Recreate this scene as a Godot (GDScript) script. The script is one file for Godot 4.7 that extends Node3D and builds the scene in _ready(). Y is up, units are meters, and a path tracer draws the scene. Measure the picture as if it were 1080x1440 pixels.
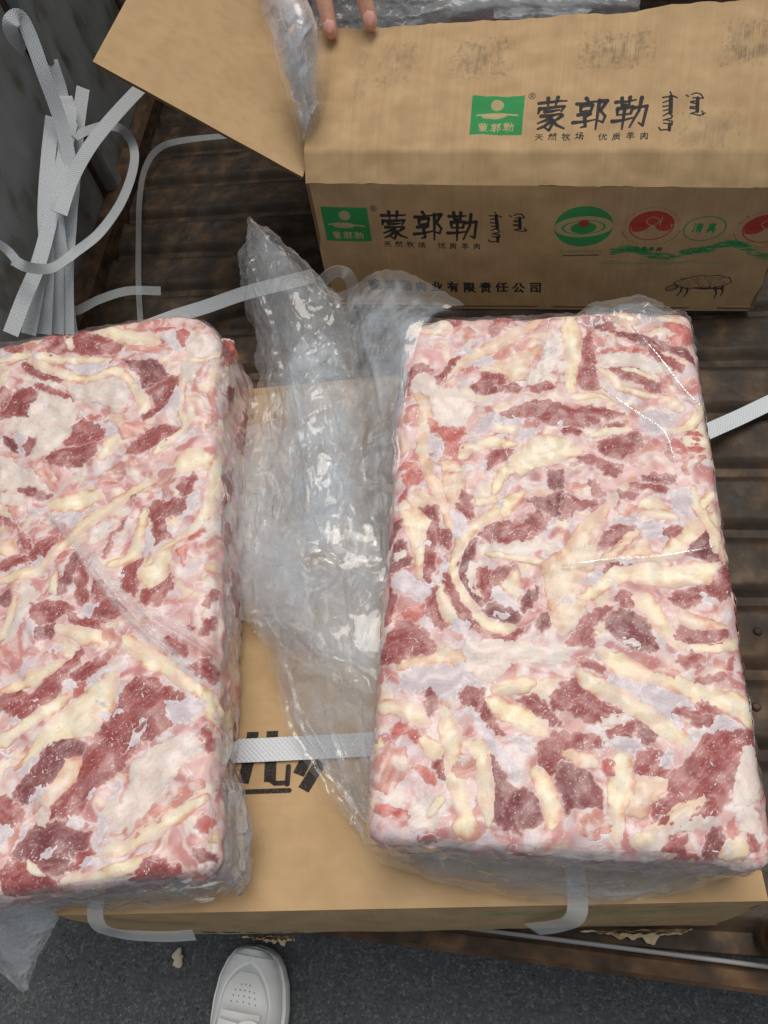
extends Node3D
# Frozen mutton blocks unpacked on cartons at the tail of a small truck. Units are metres, y is up, y = 0 is the asphalt.

var mats := {}
var rng := RandomNumberGenerator.new()
var n_lo := FastNoiseLite.new()
var n_mid := FastNoiseLite.new()
var n_hi := FastNoiseLite.new()
var n_cell := FastNoiseLite.new()
var n_ridge := FastNoiseLite.new()

const BED := 0.38
const TOP := 0.67
const CARTON_TOP := 0.57

# ---------------------------------------------------------------- helpers
func noise(seed_: int, freq: float, octaves := 3, kind := FastNoiseLite.TYPE_SIMPLEX_SMOOTH) -> FastNoiseLite:
	var n := FastNoiseLite.new()
	n.seed = seed_
	n.noise_type = kind
	n.frequency = freq
	n.fractal_type = FastNoiseLite.FRACTAL_FBM if octaves > 1 else FastNoiseLite.FRACTAL_NONE
	n.fractal_octaves = octaves
	return n

func thing(called: String, label: String, category: String, at := Vector3.ZERO, turn := 0.0, group := "") -> Node3D:
	var o := Node3D.new()
	o.name = called
	add_child(o, true)
	o.position = at
	o.rotation.y = turn
	tag(o, label, category, group)
	return o

func tag(o: Node3D, label: String, category: String, group := "") -> void:
	o.set_meta("label", label)
	o.set_meta("category", category)
	if group:
		o.set_meta("group", group)

func part(called: String, mesh: Mesh, material: Material, parent: Node, label := "") -> MeshInstance3D:
	var m := MeshInstance3D.new()
	m.name = called
	m.mesh = mesh
	if material:
		m.material_override = material
	parent.add_child(m, true)
	if label:
		m.set_meta("label", label)
	return m

func smooth_mesh(v: PackedVector3Array, idx: PackedInt32Array, c := PackedColorArray(), uv := PackedVector2Array()) -> ArrayMesh:
	var nn := PackedVector3Array()
	nn.resize(v.size())
	for i in range(0, idx.size(), 3):
		var a := v[idx[i]]
		var n := (v[idx[i + 2]] - a).cross(v[idx[i + 1]] - a)
		nn[idx[i]] += n
		nn[idx[i + 1]] += n
		nn[idx[i + 2]] += n
	for i in nn.size():
		nn[i] = nn[i].normalized() if nn[i].length_squared() > 1e-20 else Vector3.UP
	var arr := []
	arr.resize(Mesh.ARRAY_MAX)
	arr[Mesh.ARRAY_VERTEX] = v
	arr[Mesh.ARRAY_NORMAL] = nn
	if c.size():
		arr[Mesh.ARRAY_COLOR] = c
	if uv.size():
		arr[Mesh.ARRAY_TEX_UV] = uv
	arr[Mesh.ARRAY_INDEX] = idx
	var m := ArrayMesh.new()
	m.add_surface_from_arrays(Mesh.PRIMITIVE_TRIANGLES, arr)
	return m

func grid_idx(nu: int, nv: int, flip := false) -> PackedInt32Array:      # nu x nv vertices, row by row (v outer)
	var idx := PackedInt32Array()
	for j in nv - 1:
		for i in nu - 1:
			var a := j * nu + i
			if flip:
				idx.append_array([a, a + nu, a + 1, a + 1, a + nu, a + nu + 1])
			else:
				idx.append_array([a, a + 1, a + nu, a + 1, a + nu + 1, a + nu])
	return idx

func grid_mesh(nu: int, nv: int, f: Callable, flip := false) -> ArrayMesh:
	var v := PackedVector3Array()
	var uv := PackedVector2Array()
	for j in nv:
		for i in nu:
			var s := Vector2(float(i) / (nu - 1), float(j) / (nv - 1))
			v.append(f.call(s.x, s.y))
			uv.append(s)
	return smooth_mesh(v, grid_idx(nu, nv, flip), PackedColorArray(), uv)

func vec(s: String) -> Vector3:
	var p := s.split_floats(",")
	return Vector3(p[0], p[1], p[2]) * 0.001

func path_of(s: String) -> PackedVector3Array:
	var out := PackedVector3Array()
	for q in s.split(" ", false):
		out.append(vec(q))
	return out

func cat(p: PackedVector3Array, t: float) -> Vector3:                      # Catmull-Rom through p, t 0..1
	var n := p.size() - 1
	var x := clampf(t, 0.0, 0.99999) * n
	var i := int(x)
	var a := p[maxi(i - 1, 0)] if i > 0 else p[0] * 2.0 - p[1]
	var d := p[i + 2] if i + 2 <= n else p[n] * 2.0 - p[n - 1]
	return p[i].cubic_interpolate(p[i + 1], a, d, x - i)

func kraft_color(l: float) -> Color:
	return Color(0.475, 0.33, 0.178) * l

func box_mesh(size: Vector3, bevel := 0.0, at := Vector3.ZERO) -> ArrayMesh:   # a box with chamfered edges
	var h := size * 0.5
	var b := minf(bevel, minf(h.x, minf(h.y, h.z)) * 0.9)
	var st := SurfaceTool.new()
	st.begin(Mesh.PRIMITIVE_TRIANGLES)
	st.set_smooth_group(-1)
	var q := func(p: Array, n: Vector3):
		if (p[2] - p[0]).cross(p[1] - p[0]).dot(n) < 0:
			p.reverse()
		for k in range(1, p.size() - 1):
			for w in [p[0], p[k], p[k + 1]]:
				st.add_vertex(w + at)
	for ax in 3:
		var u := (ax + 1) % 3
		var w := (ax + 2) % 3
		for s in [-1.0, 1.0]:
			var pts := []
			for c in [[-1, -1], [1, -1], [1, 1], [-1, 1]]:
				var p := Vector3()
				p[ax] = s * h[ax]
				p[u] = c[0] * (h[u] - b)
				p[w] = c[1] * (h[w] - b)
				pts.append(p)
			var n := Vector3()
			n[ax] = s
			q.call(pts, n)
		if b > 0.0:
			for s in [-1.0, 1.0]:
				for t in [-1.0, 1.0]:
					var pts := []
					for c in [[-1, 0], [1, 0], [1, 1], [-1, 1]]:
						var p := Vector3()
						p[ax] = c[0] * (h[ax] - b)
						p[u] = s * (h[u] - (0.0 if c[1] == 0 else b))
						p[w] = t * (h[w] - (b if c[1] == 0 else 0.0))
						pts.append(p)
					var n := Vector3()
					n[u] = s
					n[w] = t
					q.call(pts, n)
	if b > 0.0:
		for sx in [-1.0, 1.0]:
			for sy in [-1.0, 1.0]:
				for sz in [-1.0, 1.0]:
					q.call([Vector3(sx * h.x, sy * (h.y - b), sz * (h.z - b)), Vector3(sx * (h.x - b), sy * h.y, sz * (h.z - b)), Vector3(sx * (h.x - b), sy * (h.y - b), sz * h.z)], Vector3(sx, sy, sz))
	st.generate_normals()
	return st.commit()

# ---------------------------------------------------------------- materials
func mat(called: String, albedo: Color, rough: float, metallic := 0.0) -> StandardMaterial3D:
	var m := StandardMaterial3D.new()
	m.resource_name = called
	m.albedo_color = albedo.linear_to_srgb()
	m.albedo_color.a = albedo.a
	m.roughness = rough
	m.metallic = metallic
	mats[called] = m
	return m

func noise_tex(n: FastNoiseLite, size: int, ramp: Array = [], normal := false, bump := 4.0) -> NoiseTexture2D:
	var t := NoiseTexture2D.new()
	t.width = size
	t.height = size
	t.seamless = true
	t.noise = n
	if ramp.size():
		var g := Gradient.new()
		var off := PackedFloat32Array()
		var col := PackedColorArray()
		for r in ramp:
			off.append(r[0])
			col.append((r[1] as Color).linear_to_srgb())
		g.offsets = off
		g.colors = col
		t.color_ramp = g
	if normal:
		t.as_normal_map = true
		t.bump_strength = bump
	return t

func film_mat(called: String, alpha: float, rough: float, bump: float, gloss := 0.4) -> void:
	var m := mat(called, Color(0.80, 0.84, 0.88, alpha), rough)
	m.transparency = BaseMaterial3D.TRANSPARENCY_ALPHA
	m.cull_mode = BaseMaterial3D.CULL_DISABLED
	m.metallic_specular = gloss
	if bump > 0.0:
		m.heightmap_enabled = true
		var rn := noise(91, 0.012, 4)
		rn.fractal_type = FastNoiseLite.FRACTAL_RIDGED
		m.heightmap_texture = noise_tex(rn, 512)
		m.heightmap_scale = bump
		m.uv1_triplanar = true
		m.uv1_scale = Vector3(7, 7, 7)

func make_materials() -> void:
	# flesh: tone comes with the vertices, a fine grain multiplies it
	var g := noise(5, 0.05, 4)
	var grain := noise_tex(g, 512, [[0.0, Color(0.86, 0.84, 0.84)], [0.45, Color(0.96, 0.955, 0.955)], [0.75, Color(1, 1, 1)], [1.0, Color(1, 1, 1)]])
	for k in [["meat", 0.42, 0.03], ["fat", 0.5, 0.015], ["ice", 0.45, 0.03], ["mush", 0.5, 0.025]]:
		var m := mat(k[0], Color(1, 1, 1), k[1])
		m.vertex_color_use_as_albedo = true
		m.albedo_texture = grain
		m.uv1_scale = Vector3(14, 14, 14)
		m.uv1_triplanar = true
		m.heightmap_enabled = true
		m.heightmap_texture = noise_tex(noise(17, 0.06, 4), 512)
		m.heightmap_scale = k[2]
		m.metallic_specular = 0.5
	mats["meat"].subsurf_scatter_enabled = true
	mats["meat"].subsurf_scatter_strength = 0.08
	mats["fat"].subsurf_scatter_enabled = true
	mats["fat"].subsurf_scatter_strength = 0.15
	film_mat("cling_film", 0.015, 0.2, 0.006, 0.3)
	film_mat("clear_film", 0.085, 0.11, 0.010, 0.5)
	film_mat("milky_film", 0.20, 0.14, 0.02)
	film_mat("frosted_film", 1.0, 0.42, 0.03)
	mats["frosted_film"].vertex_color_use_as_albedo = true
	mats["frosted_film"].albedo_color = Color(0.76, 0.805, 0.85)
	var k := mat("kraft", kraft_color(1.0), 0.85)
	k.albedo_texture = noise_tex(noise(33, 0.02, 5), 512, [[0.0, Color(0.80, 0.78, 0.75)], [0.5, Color(0.97, 0.96, 0.95)], [1.0, Color(1, 1, 1)]])
	k.uv1_triplanar = true
	k.uv1_scale = Vector3(4, 4, 4)
	mat("kraft_edge", Color(0.20, 0.12, 0.06), 0.95)
	mat("torn_paper", Color(0.55, 0.42, 0.27), 0.95)
	# strapping: woven-looking emboss on translucent white polypropylene
	var s := mat("strap", Color(0.86, 0.93, 1.0, 0.86), 0.30)
	s.transparency = BaseMaterial3D.TRANSPARENCY_ALPHA
	s.cull_mode = BaseMaterial3D.CULL_DISABLED
	var em := Image.create(64, 64, false, Image.FORMAT_RGB8)
	for y in 64:
		for x in 64:
			var a := absf(fposmod((x + y) / 32.0, 1.0) - 0.5) * 2.0
			var b := absf(fposmod((x - y) / 32.0, 1.0) - 0.5) * 2.0
			var h := maxf(smoothstep(0.55, 0.95, a), smoothstep(0.55, 0.95, b))
			em.set_pixel(x, y, Color(h, h, h))
	var wv := Image.create(64, 64, false, Image.FORMAT_RGB8)
	for y in 64:
		for x in 64:
			var l := 0.86 + 0.14 * em.get_pixel(x, y).r
			wv.set_pixel(x, y, Color(l, l, l))
	var weave := ImageTexture.create_from_image(wv)
	s.heightmap_enabled = true
	s.heightmap_texture = ImageTexture.create_from_image(em)
	s.heightmap_scale = 0.05
	s.albedo_texture = weave
	s.uv1_scale = Vector3(0.8, 0.8, 0.8)
	var s2 := mat("strap_clear", Color(0.80, 0.85, 0.88, 0.30), 0.28)
	s2.transparency = BaseMaterial3D.TRANSPARENCY_ALPHA
	s2.cull_mode = BaseMaterial3D.CULL_DISABLED
	s2.heightmap_enabled = true
	s2.heightmap_texture = s.heightmap_texture
	s2.heightmap_scale = 0.03
	# old truck steel
	var fl := mat("bed_steel", Color(1, 1, 1), 0.4, 0.15)
	fl.albedo_texture = noise_tex(noise(41, 0.011, 5), 1024, [[0.0, Color(0.016, 0.011, 0.008)], [0.42, Color(0.030, 0.019, 0.012)], [0.58, Color(0.046, 0.028, 0.015)], [0.75, Color(0.074, 0.043, 0.021)], [1.0, Color(0.12, 0.075, 0.036)]])
	fl.roughness_texture = noise_tex(noise(42, 0.02, 4), 512, [[0.0, Color(0.5, 0.5, 0.5)], [1.0, Color(1, 1, 1)]])
	fl.roughness = 0.75
	fl.uv1_triplanar = true
	fl.uv1_world_triplanar = true
	fl.uv1_scale = Vector3(1.6, 1.6, 1.6)
	fl.heightmap_enabled = true
	fl.heightmap_texture = noise_tex(noise(43, 0.03, 5), 512)
	fl.heightmap_scale = 0.25
	var wl := mat("wall_paint", Color(1, 1, 1), 0.5, 0.1)
	wl.albedo_texture = noise_tex(noise(47, 0.008, 5), 1024, [[0.0, Color(0.12, 0.095, 0.065)], [0.25, Color(0.20, 0.20, 0.185)], [0.40, Color(0.26, 0.28, 0.285)], [0.75, Color(0.31, 0.335, 0.345)], [1.0, Color(0.36, 0.38, 0.38)]])
	wl.uv1_triplanar = true
	wl.uv1_world_triplanar = true
	wl.uv1_scale = Vector3(1.5, 0.9, 1.5)
	wl.heightmap_enabled = true
	wl.heightmap_texture = fl.heightmap_texture
	wl.heightmap_scale = 0.06
	var ru := mat("rust", Color(1, 1, 1), 0.8, 0.1)
	ru.albedo_texture = noise_tex(noise(53, 0.02, 5), 512, [[0.0, Color(0.02, 0.014, 0.010)], [0.5, Color(0.075, 0.042, 0.022)], [1.0, Color(0.17, 0.095, 0.045)]])
	ru.uv1_triplanar = true
	ru.uv1_world_triplanar = true
	ru.uv1_scale = Vector3(2, 2, 2)
	ru.heightmap_enabled = true
	ru.heightmap_texture = fl.heightmap_texture
	ru.heightmap_scale = 0.25
	mat("bare_steel", Color(0.24, 0.24, 0.25), 0.6, 0.3)
	# asphalt
	var a := mat("asphalt", Color(1, 1, 1), 0.88)
	var an := noise(61, 0.055, 1, FastNoiseLite.TYPE_CELLULAR)
	an.cellular_return_type = FastNoiseLite.RETURN_CELL_VALUE
	a.albedo_texture = noise_tex(an, 1024, [[0.0, Color(0.060, 0.066, 0.073)], [0.55, Color(0.084, 0.091, 0.099)], [0.85, Color(0.105, 0.112, 0.12)], [1.0, Color(0.16, 0.165, 0.17)]])
	var ah := noise(61, 0.055, 1, FastNoiseLite.TYPE_CELLULAR)
	ah.cellular_return_type = FastNoiseLite.RETURN_DISTANCE
	a.heightmap_enabled = true
	a.heightmap_texture = noise_tex(ah, 1024)
	a.heightmap_scale = -0.35
	a.heightmap_scale = 0.10
	a.heightmap_flip_texture = true
	a.uv1_triplanar = true
	a.uv1_world_triplanar = true
	a.uv1_scale = Vector3(5.5, 5.5, 5.5)
	a.detail_enabled = true
	a.detail_blend_mode = BaseMaterial3D.BLEND_MODE_MUL
	a.detail_albedo = noise_tex(noise(63, 0.01, 4), 512, [[0.0, Color(0.7, 0.7, 0.72)], [1.0, Color(1, 1, 1)]])
	mat("grit", Color(0.082, 0.087, 0.093), 0.85)
	mat("pale_stone", Color(0.55, 0.48, 0.38), 0.8)
	# person
	var sk := mat("skin", Color(0.72, 0.42, 0.31), 0.5)
	sk.subsurf_scatter_enabled = true
	sk.subsurf_scatter_strength = 0.15
	sk.albedo_texture = noise_tex(noise(71, 0.03, 4), 256, [[0.0, Color(0.85, 0.78, 0.76)], [1.0, Color(1, 1, 1)]])
	sk.uv1_triplanar = true
	sk.uv1_scale = Vector3(20, 20, 20)
	mat("nail", Color(0.78, 0.42, 0.38), 0.28)
	mat("shoe_white", Color(0.90, 0.92, 0.93), 0.5)
	mat("shoe_grey", Color(0.72, 0.76, 0.78), 0.55)
	mat("shoe_sole", Color(0.82, 0.83, 0.81), 0.6)
	mat("shoe_hole", Color(0.10, 0.11, 0.12), 0.9)
	mat("lace", Color(0.92, 0.93, 0.94), 0.85)

# ---------------------------------------------------------------- frozen meat
class Face:                                     # one face of a block as a height field on a grid
	var nu: int
	var nv: int
	var step: float
	var u0: float
	var v0: float
	var h := PackedFloat32Array()               # height now, pieces included; -1 where there is no face
	var to: Callable                            # (u, v, h) -> position

const STEP := 0.0010
const CORE := {"m": [0.29, 0.052, 0.052], "d": [0.20, 0.042, 0.048], "r": [0.50, 0.105, 0.09], "p": [0.60, 0.26, 0.215], "o": [0.76, 0.53, 0.37], "f": [0.86, 0.735, 0.49], "w": [0.76, 0.67, 0.62], "i": [0.60, 0.53, 0.58]}
const TONE2 := {"m": [0.39, 0.120, 0.118], "d": [0.28, 0.085, 0.092], "r": [0.62, 0.21, 0.18], "p": [0.70, 0.42, 0.37], "o": [0.80, 0.62, 0.50], "f": [0.86, 0.79, 0.63], "w": [0.72, 0.58, 0.55], "i": [0.70, 0.63, 0.67]}
const NAMED := {"m": "meat_piece", "d": "meat_piece", "r": "meat_piece", "p": "meat_piece", "o": "connective_tissue", "f": "fat_strip", "w": "connective_tissue", "i": "ice_patch"}

func rgb3(a: Array) -> Color:
	return Color(a[0], a[1], a[2])

func mush(p: Vector3) -> Color:                                            # the frosty pulp between the pieces
	var w := Vector3(n_lo.get_noise_3dv(p * 17.0), n_lo.get_noise_3dv(p * 17.0 + Vector3(9, 3, 1)), n_lo.get_noise_3dv(p * 17.0 + Vector3(2, 7, 5))) * 0.06
	w += Vector3(n_lo.get_noise_3dv(p * 45.0 + Vector3(4, 4, 1)), n_lo.get_noise_3dv(p * 45.0 + Vector3(9, 13, 1)), n_lo.get_noise_3dv(p * 45.0 + Vector3(22, 7, 5))) * 0.006
	var q := p + w
	var a := n_lo.get_noise_3dv(q * 15.0)
	var b := n_lo.get_noise_3dv(q * 18.0 + Vector3(31, 5, 8))
	var c := n_lo.get_noise_3dv(q * 17.0 + Vector3(3, 55, 18))
	var d := n_lo.get_noise_3dv(q * 24.0 + Vector3(7, 15, 28))
	var col := Color(0.72, 0.475, 0.47)
	col = col.lerp(Color(0.69, 0.605, 0.65), smoothstep(0.0, 0.32, a) * 0.92)
	col = col.lerp(Color(0.82, 0.70, 0.53), smoothstep(0.14, 0.42, b) * 0.8)
	col = col.lerp(Color(0.52, 0.17, 0.165), smoothstep(-0.12, 0.45, c) * 0.8)
	col = col.lerp(Color(0.80, 0.74, 0.735), smoothstep(0.12, 0.42, d) * 0.62)
	var vein := 1.0 - absf(n_lo.get_noise_3dv(q * 14.0 + Vector3(80, 0, 3))) * 12.0
	col = col.lerp(Color(0.62, 0.28, 0.25), clampf(vein, 0.0, 1.0) * 0.45)
	var line := 1.0 - absf(n_lo.get_noise_3dv(q * 18.0 + Vector3(0, 40, 13))) * 26.0
	col = col.lerp(Color(0.88, 0.84, 0.84), clampf(line, 0.0, 1.0) * 0.75)
	return col

func make_piece(face: Face, kind: String, pts: PackedVector3Array, strip: bool, order: int) -> ArrayMesh:
	# pts: x, y on the face in metres; z the half width of a strip there
	var lo := Vector2(1e9, 1e9)
	var hi := -lo
	var mid := Vector2()
	for p in pts:
		var r := p.z + 0.005
		lo = lo.min(Vector2(p.x - r, p.y - r))
		hi = hi.max(Vector2(p.x + r, p.y + r))
		mid += Vector2(p.x, p.y) / pts.size()
	var dense := pts
	if strip and pts.size() > 1:
		dense = PackedVector3Array()
		var cnt := (pts.size() - 1) * 3
		for k in cnt + 1:
			dense.append(cat(pts, float(k) / cnt))
	var sxx := 0.0
	var syy := 0.0
	var sxy := 0.0
	for p in pts:
		var e := Vector2(p.x, p.y) - mid
		sxx += e.x * e.x
		syy += e.y * e.y
		sxy += e.x * e.y
	var ang := 0.5 * atan2(2.0 * sxy, sxx - syy)
	var dir := Vector2(cos(ang), sin(ang))
	var i0 := maxi(int((lo.x - face.u0) / STEP), 0)
	var i1 := mini(int((hi.x - face.u0) / STEP) + 1, face.nu - 1)
	var j0 := maxi(int((lo.y - face.v0) / STEP), 0)
	var j1 := mini(int((hi.y - face.v0) / STEP) + 1, face.nv - 1)
	if i1 <= i0 or j1 <= j0:
		return null
	var nx := i1 - i0 + 1
	var nz := j1 - j0 + 1
	var dist := PackedFloat32Array()
	dist.resize(nx * nz)
	var jag: float = {"m": 0.85, "d": 0.8, "r": 0.8, "p": 0.8, "o": 0.5, "f": 0.28, "w": 0.9, "i": 1.3}[kind]
	var dmax := 0.0
	var count := dense.size()
	for j in nz:
		for i in nx:
			var at := i + i0 + (j + j0) * face.nu
			if face.h[at] < -0.5:
				dist[i + j * nx] = -1.0
				continue
			var u := face.u0 + (i + i0) * STEP
			var v := face.v0 + (j + j0) * STEP
			var wu := u + (n_mid.get_noise_2d(u * 300.0, v * 300.0 + order * 7.0) * 0.0032 + n_hi.get_noise_2d(u * 420.0, v * 420.0) * 0.0014) * jag
			var wv := v + (n_mid.get_noise_2d(u * 300.0 + 300.0, v * 300.0 - order * 5.0) * 0.0032 + n_hi.get_noise_2d(u * 420.0 + 400.0, v * 420.0) * 0.0014) * jag
			var d := 1e9
			if strip:
				d = -1e9
				var swell := n_mid.get_noise_2d(u * 110.0 + order * 17.0, v * 110.0)
				for k in count - 1:
					var a := dense[k]
					var b := dense[k + 1]
					var ex := b.x - a.x
					var ey := b.y - a.y
					var t := clampf(((wu - a.x) * ex + (wv - a.y) * ey) / maxf(ex * ex + ey * ey, 1e-12), 0.0, 1.0)
					var px := wu - a.x - ex * t
					var py := wv - a.y - ey * t
					d = maxf(d, lerpf(a.z, b.z, t) * (0.96 + 0.45 * swell) * (1.0 - 0.45 * smoothstep(0.78, 1.0, absf((k + t) / (count - 1) * 2.0 - 1.0))) - sqrt(px * px + py * py))
			else:
				var inside := false
				var best := 1e9
				var b := dense[count - 1]
				for k in count:
					var a := dense[k]
					var ex := b.x - a.x
					var ey := b.y - a.y
					var px := wu - a.x
					var py := wv - a.y
					var t := clampf((px * ex + py * ey) / maxf(ex * ex + ey * ey, 1e-12), 0.0, 1.0)
					var qx := px - ex * t
					var qy := py - ey * t
					best = minf(best, qx * qx + qy * qy)
					if (a.y > wv) != (b.y > wv) and wu < ex * (wv - a.y) / ey + a.x:
						inside = not inside
					b = a
				d = sqrt(best) * (1.0 if inside else -1.0)
			d += 0.0021 if kind == "m" or kind == "d" or kind == "r" or kind == "p" else (0.0014 if kind == "f" or kind == "o" else 0.0004)
			dist[i + j * nx] = d
			dmax = maxf(dmax, d)
	if dmax < 0.001:
		return null
	var tall: float = {"m": 0.0007, "d": 0.0006, "r": 0.0007, "p": 0.0008, "o": 0.0006, "f": 0.0006, "w": 0.0007, "i": 0.0005}[kind]
	if kind == "f" or kind == "w" or kind == "o":
		tall = minf(tall, dmax * 0.4)
	var spread := maxf(0.0011, minf(dmax * 0.55, 0.006 if kind == "f" else 0.0035))
	var c1 := rgb3(CORE[kind])
	var c2 := rgb3(TONE2[kind])
	var shift := rng.randf_range(-0.5, 0.5)
	var bright := rng.randf_range(0.92, 1.08)
	var of := PackedInt32Array()
	of.resize(nx * nz)
	of.fill(-1)
	var verts := PackedVector3Array()
	var cols := PackedColorArray()
	var idx := PackedInt32Array()
	var heights := PackedFloat32Array()
	heights.resize(nx * nz)
	for j in nz:
		for i in nx:
			var q := i + j * nx
			var d := dist[q]
			if d < -0.0026:
				continue
			var at := i + i0 + (j + j0) * face.nu
			var u := face.u0 + (i + i0) * STEP
			var v := face.v0 + (j + j0) * STEP
			var under := face.h[at]
			var y := under + d * 0.7
			var fu := u * dir.x + v * dir.y
			var fv := -u * dir.y + v * dir.x
			var fiber := n_hi.get_noise_2d(fu * 60.0 + order * 31.0, fv * 520.0)
			var blot := n_mid.get_noise_2d(u * 150.0 + order * 13.0, v * 150.0)
			if d > 0.0:
				var dome := 1.0 - exp(-d / spread)
				y = lerpf(under, under * 0.45, smoothstep(0.0, 0.004, d)) + tall * dome + (fiber * 0.00025 + blot * 0.0006) * dome
			heights[q] = y
			# tone: core, mottled along the grain, with the rims that frozen pieces have
			var t := clampf(0.36 + blot * 0.75 + fiber * 0.85 + shift * 0.5, 0.0, 1.0)
			var col := c1.lerp(c2, t) * bright
			var rimn := n_mid.get_noise_2d(u * 170.0 - order * 3.0, v * 170.0)
			if kind == "m" or kind == "d" or kind == "r":
				var ridge := 1.0 - absf(n_mid.get_noise_2d(fu * 90.0 + 50.0, fv * 260.0 + order)) * 14.0
				col = col.lerp(Color(0.60, 0.36, 0.34), clampf(ridge, 0.0, 1.0) * 0.40)
				var speck := n_hi.get_noise_2d(u * 620.0, v * 620.0)
				col = col.lerp(Color(0.72, 0.58, 0.60), smoothstep(0.42, 0.62, speck) * 0.5)
				var haze := n_mid.get_noise_2d(u * 90.0 + 71.0, v * 90.0 - order)
				col = col.lerp(Color(0.52, 0.36, 0.37), smoothstep(0.05, 0.5, haze) * 0.22)
				col = col.lerp(Color(0.58, 0.27, 0.25), (1.0 - smoothstep(0.0005, 0.0045 + rimn * 0.004, d)) * 0.5)
				col = col.lerp(Color(0.84, 0.74, 0.75), (1.0 - smoothstep(0.0002, 0.0009 + maxf(rimn, 0.0) * 0.0016, d)) * 0.7)
			elif kind == "f" or kind == "o":
				var wide := minf(dmax * 0.75, 0.007)
				var e := 1.0 - smoothstep(0.0, wide * (1.0 + rimn), d)
				col = col.lerp(Color(0.78, 0.52, 0.36), e * 0.75)
				col = col.lerp(Color(0.40, 0.11, 0.09), (1.0 - smoothstep(0.0002, 0.0012, d)) * smoothstep(-0.1, 0.25, -rimn) * (1.0 - smoothstep(-0.12, 0.22, n_mid.get_noise_2d(u * 55.0 + order * 9.0, v * 55.0 + 33.0))) * 0.6)
				col = col.lerp(Color(0.93, 0.87, 0.74), smoothstep(wide * 0.7, wide * 1.6, d) * 0.55)
				# on part of its border the fat runs out into pale tissue without an edge
				var melt := smoothstep(-0.12, 0.22, n_mid.get_noise_2d(u * 55.0 + order * 9.0, v * 55.0 + 33.0))
				col = col.lerp(Color(0.76, 0.56, 0.54), (1.0 - smoothstep(0.0002, wide * 1.5, d)) * melt * 0.62)
				var seam := 1.0 - absf(n_mid.get_noise_2d(fu * 40.0 + order, fv * 230.0)) * 10.0
				col = col.lerp(Color(0.80, 0.60, 0.48), clampf(seam, 0.0, 1.0) * 0.45)
				var e2 := 1.0 - smoothstep(0.0, wide * 0.55 * (1.0 + rimn), d)
				col = col.lerp(Color(0.60, 0.20, 0.14), e2 * smoothstep(-0.25, 0.3, rimn) * (1.0 - melt) * 0.75)
				col = col.lerp(Color(0.82, 0.75, 0.66), smoothstep(0.1, 0.5, blot) * 0.5)
				col = col.lerp(Color(0.74, 0.50, 0.42), smoothstep(0.25, 0.55, -blot + fiber * 0.6) * 0.35)
			elif kind == "i":
				col = col.lerp(Color(0.80, 0.75, 0.79), (1.0 - smoothstep(0.0003, 0.0016, d)) * 0.85)
				var dark := n_hi.get_noise_2d(u * 500.0 + 9.0, v * 500.0)
				col = col.lerp(Color(0.40, 0.33, 0.38), smoothstep(0.35, 0.6, dark) * 0.35)
			else:
				var e := 1.0 - smoothstep(0.0, 0.003 + rimn * 0.002, d)
				col = col.lerp(Color(0.70, 0.48, 0.46), e * 0.5 * smoothstep(-0.2, 0.3, rimn))
				var ridge := 1.0 - absf(n_mid.get_noise_2d(fu * 70.0 + 50.0, fv * 170.0 + order)) * 12.0
				col = col.lerp(Color(0.66, 0.38, 0.36), clampf(ridge, 0.0, 1.0) * 0.35)
				col = col.lerp(Color(0.80, 0.76, 0.74), smoothstep(0.05, 0.4, blot) * 0.6)
			of[q] = verts.size()
			verts.append(face.to.call(u, v, y))
			cols.append(col)
	for j in nz - 1:
		for i in nx - 1:
			var a := of[i + j * nx]
			var b := of[i + 1 + j * nx]
			var c := of[i + (j + 1) * nx]
			var d := of[i + 1 + (j + 1) * nx]
			if a >= 0 and b >= 0 and c >= 0 and d >= 0 and maxf(maxf(dist[i + j * nx], dist[i + 1 + j * nx]), maxf(dist[i + (j + 1) * nx], dist[i + 1 + (j + 1) * nx])) > -0.0014:
				idx.append_array([a, b, c, b, d, c])
	for j in nz:
		for i in nx:
			if dist[i + j * nx] > 0.0 and of[i + j * nx] >= 0:
				face.h[i + i0 + (j + j0) * face.nu] = heights[i + j * nx]
	if idx.size() < 12:
		return null
	return smooth_mesh(verts, idx, cols)

func add_pieces(face: Face, text: String, root: Node3D) -> void:
	var order := 0
	for line in text.split("\n", false):
		var f := line.split(" ", false)
		if f.size() < 3:
			continue
		order += 1
		var kind := f[0].substr(0, 1)
		var pts := PackedVector3Array()
		for k in range(1, f.size()):
			pts.append(vec(f[k] + ",0") if f[k].count(",") == 1 else vec(f[k]))
		put_piece(face, kind, pts, f[0].length() > 1, order, root)

func put_piece(face: Face, kind: String, pts: PackedVector3Array, strip: bool, order: int, root: Node3D) -> void:
	var m := make_piece(face, kind, pts, strip, order)
	if m:
		var mk: String = {"m": "meat", "d": "meat", "r": "meat", "p": "meat", "o": "fat", "f": "fat", "w": "fat", "i": "ice"}[kind]
		part(NAMED[kind], m, mats[mk], root)

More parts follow.
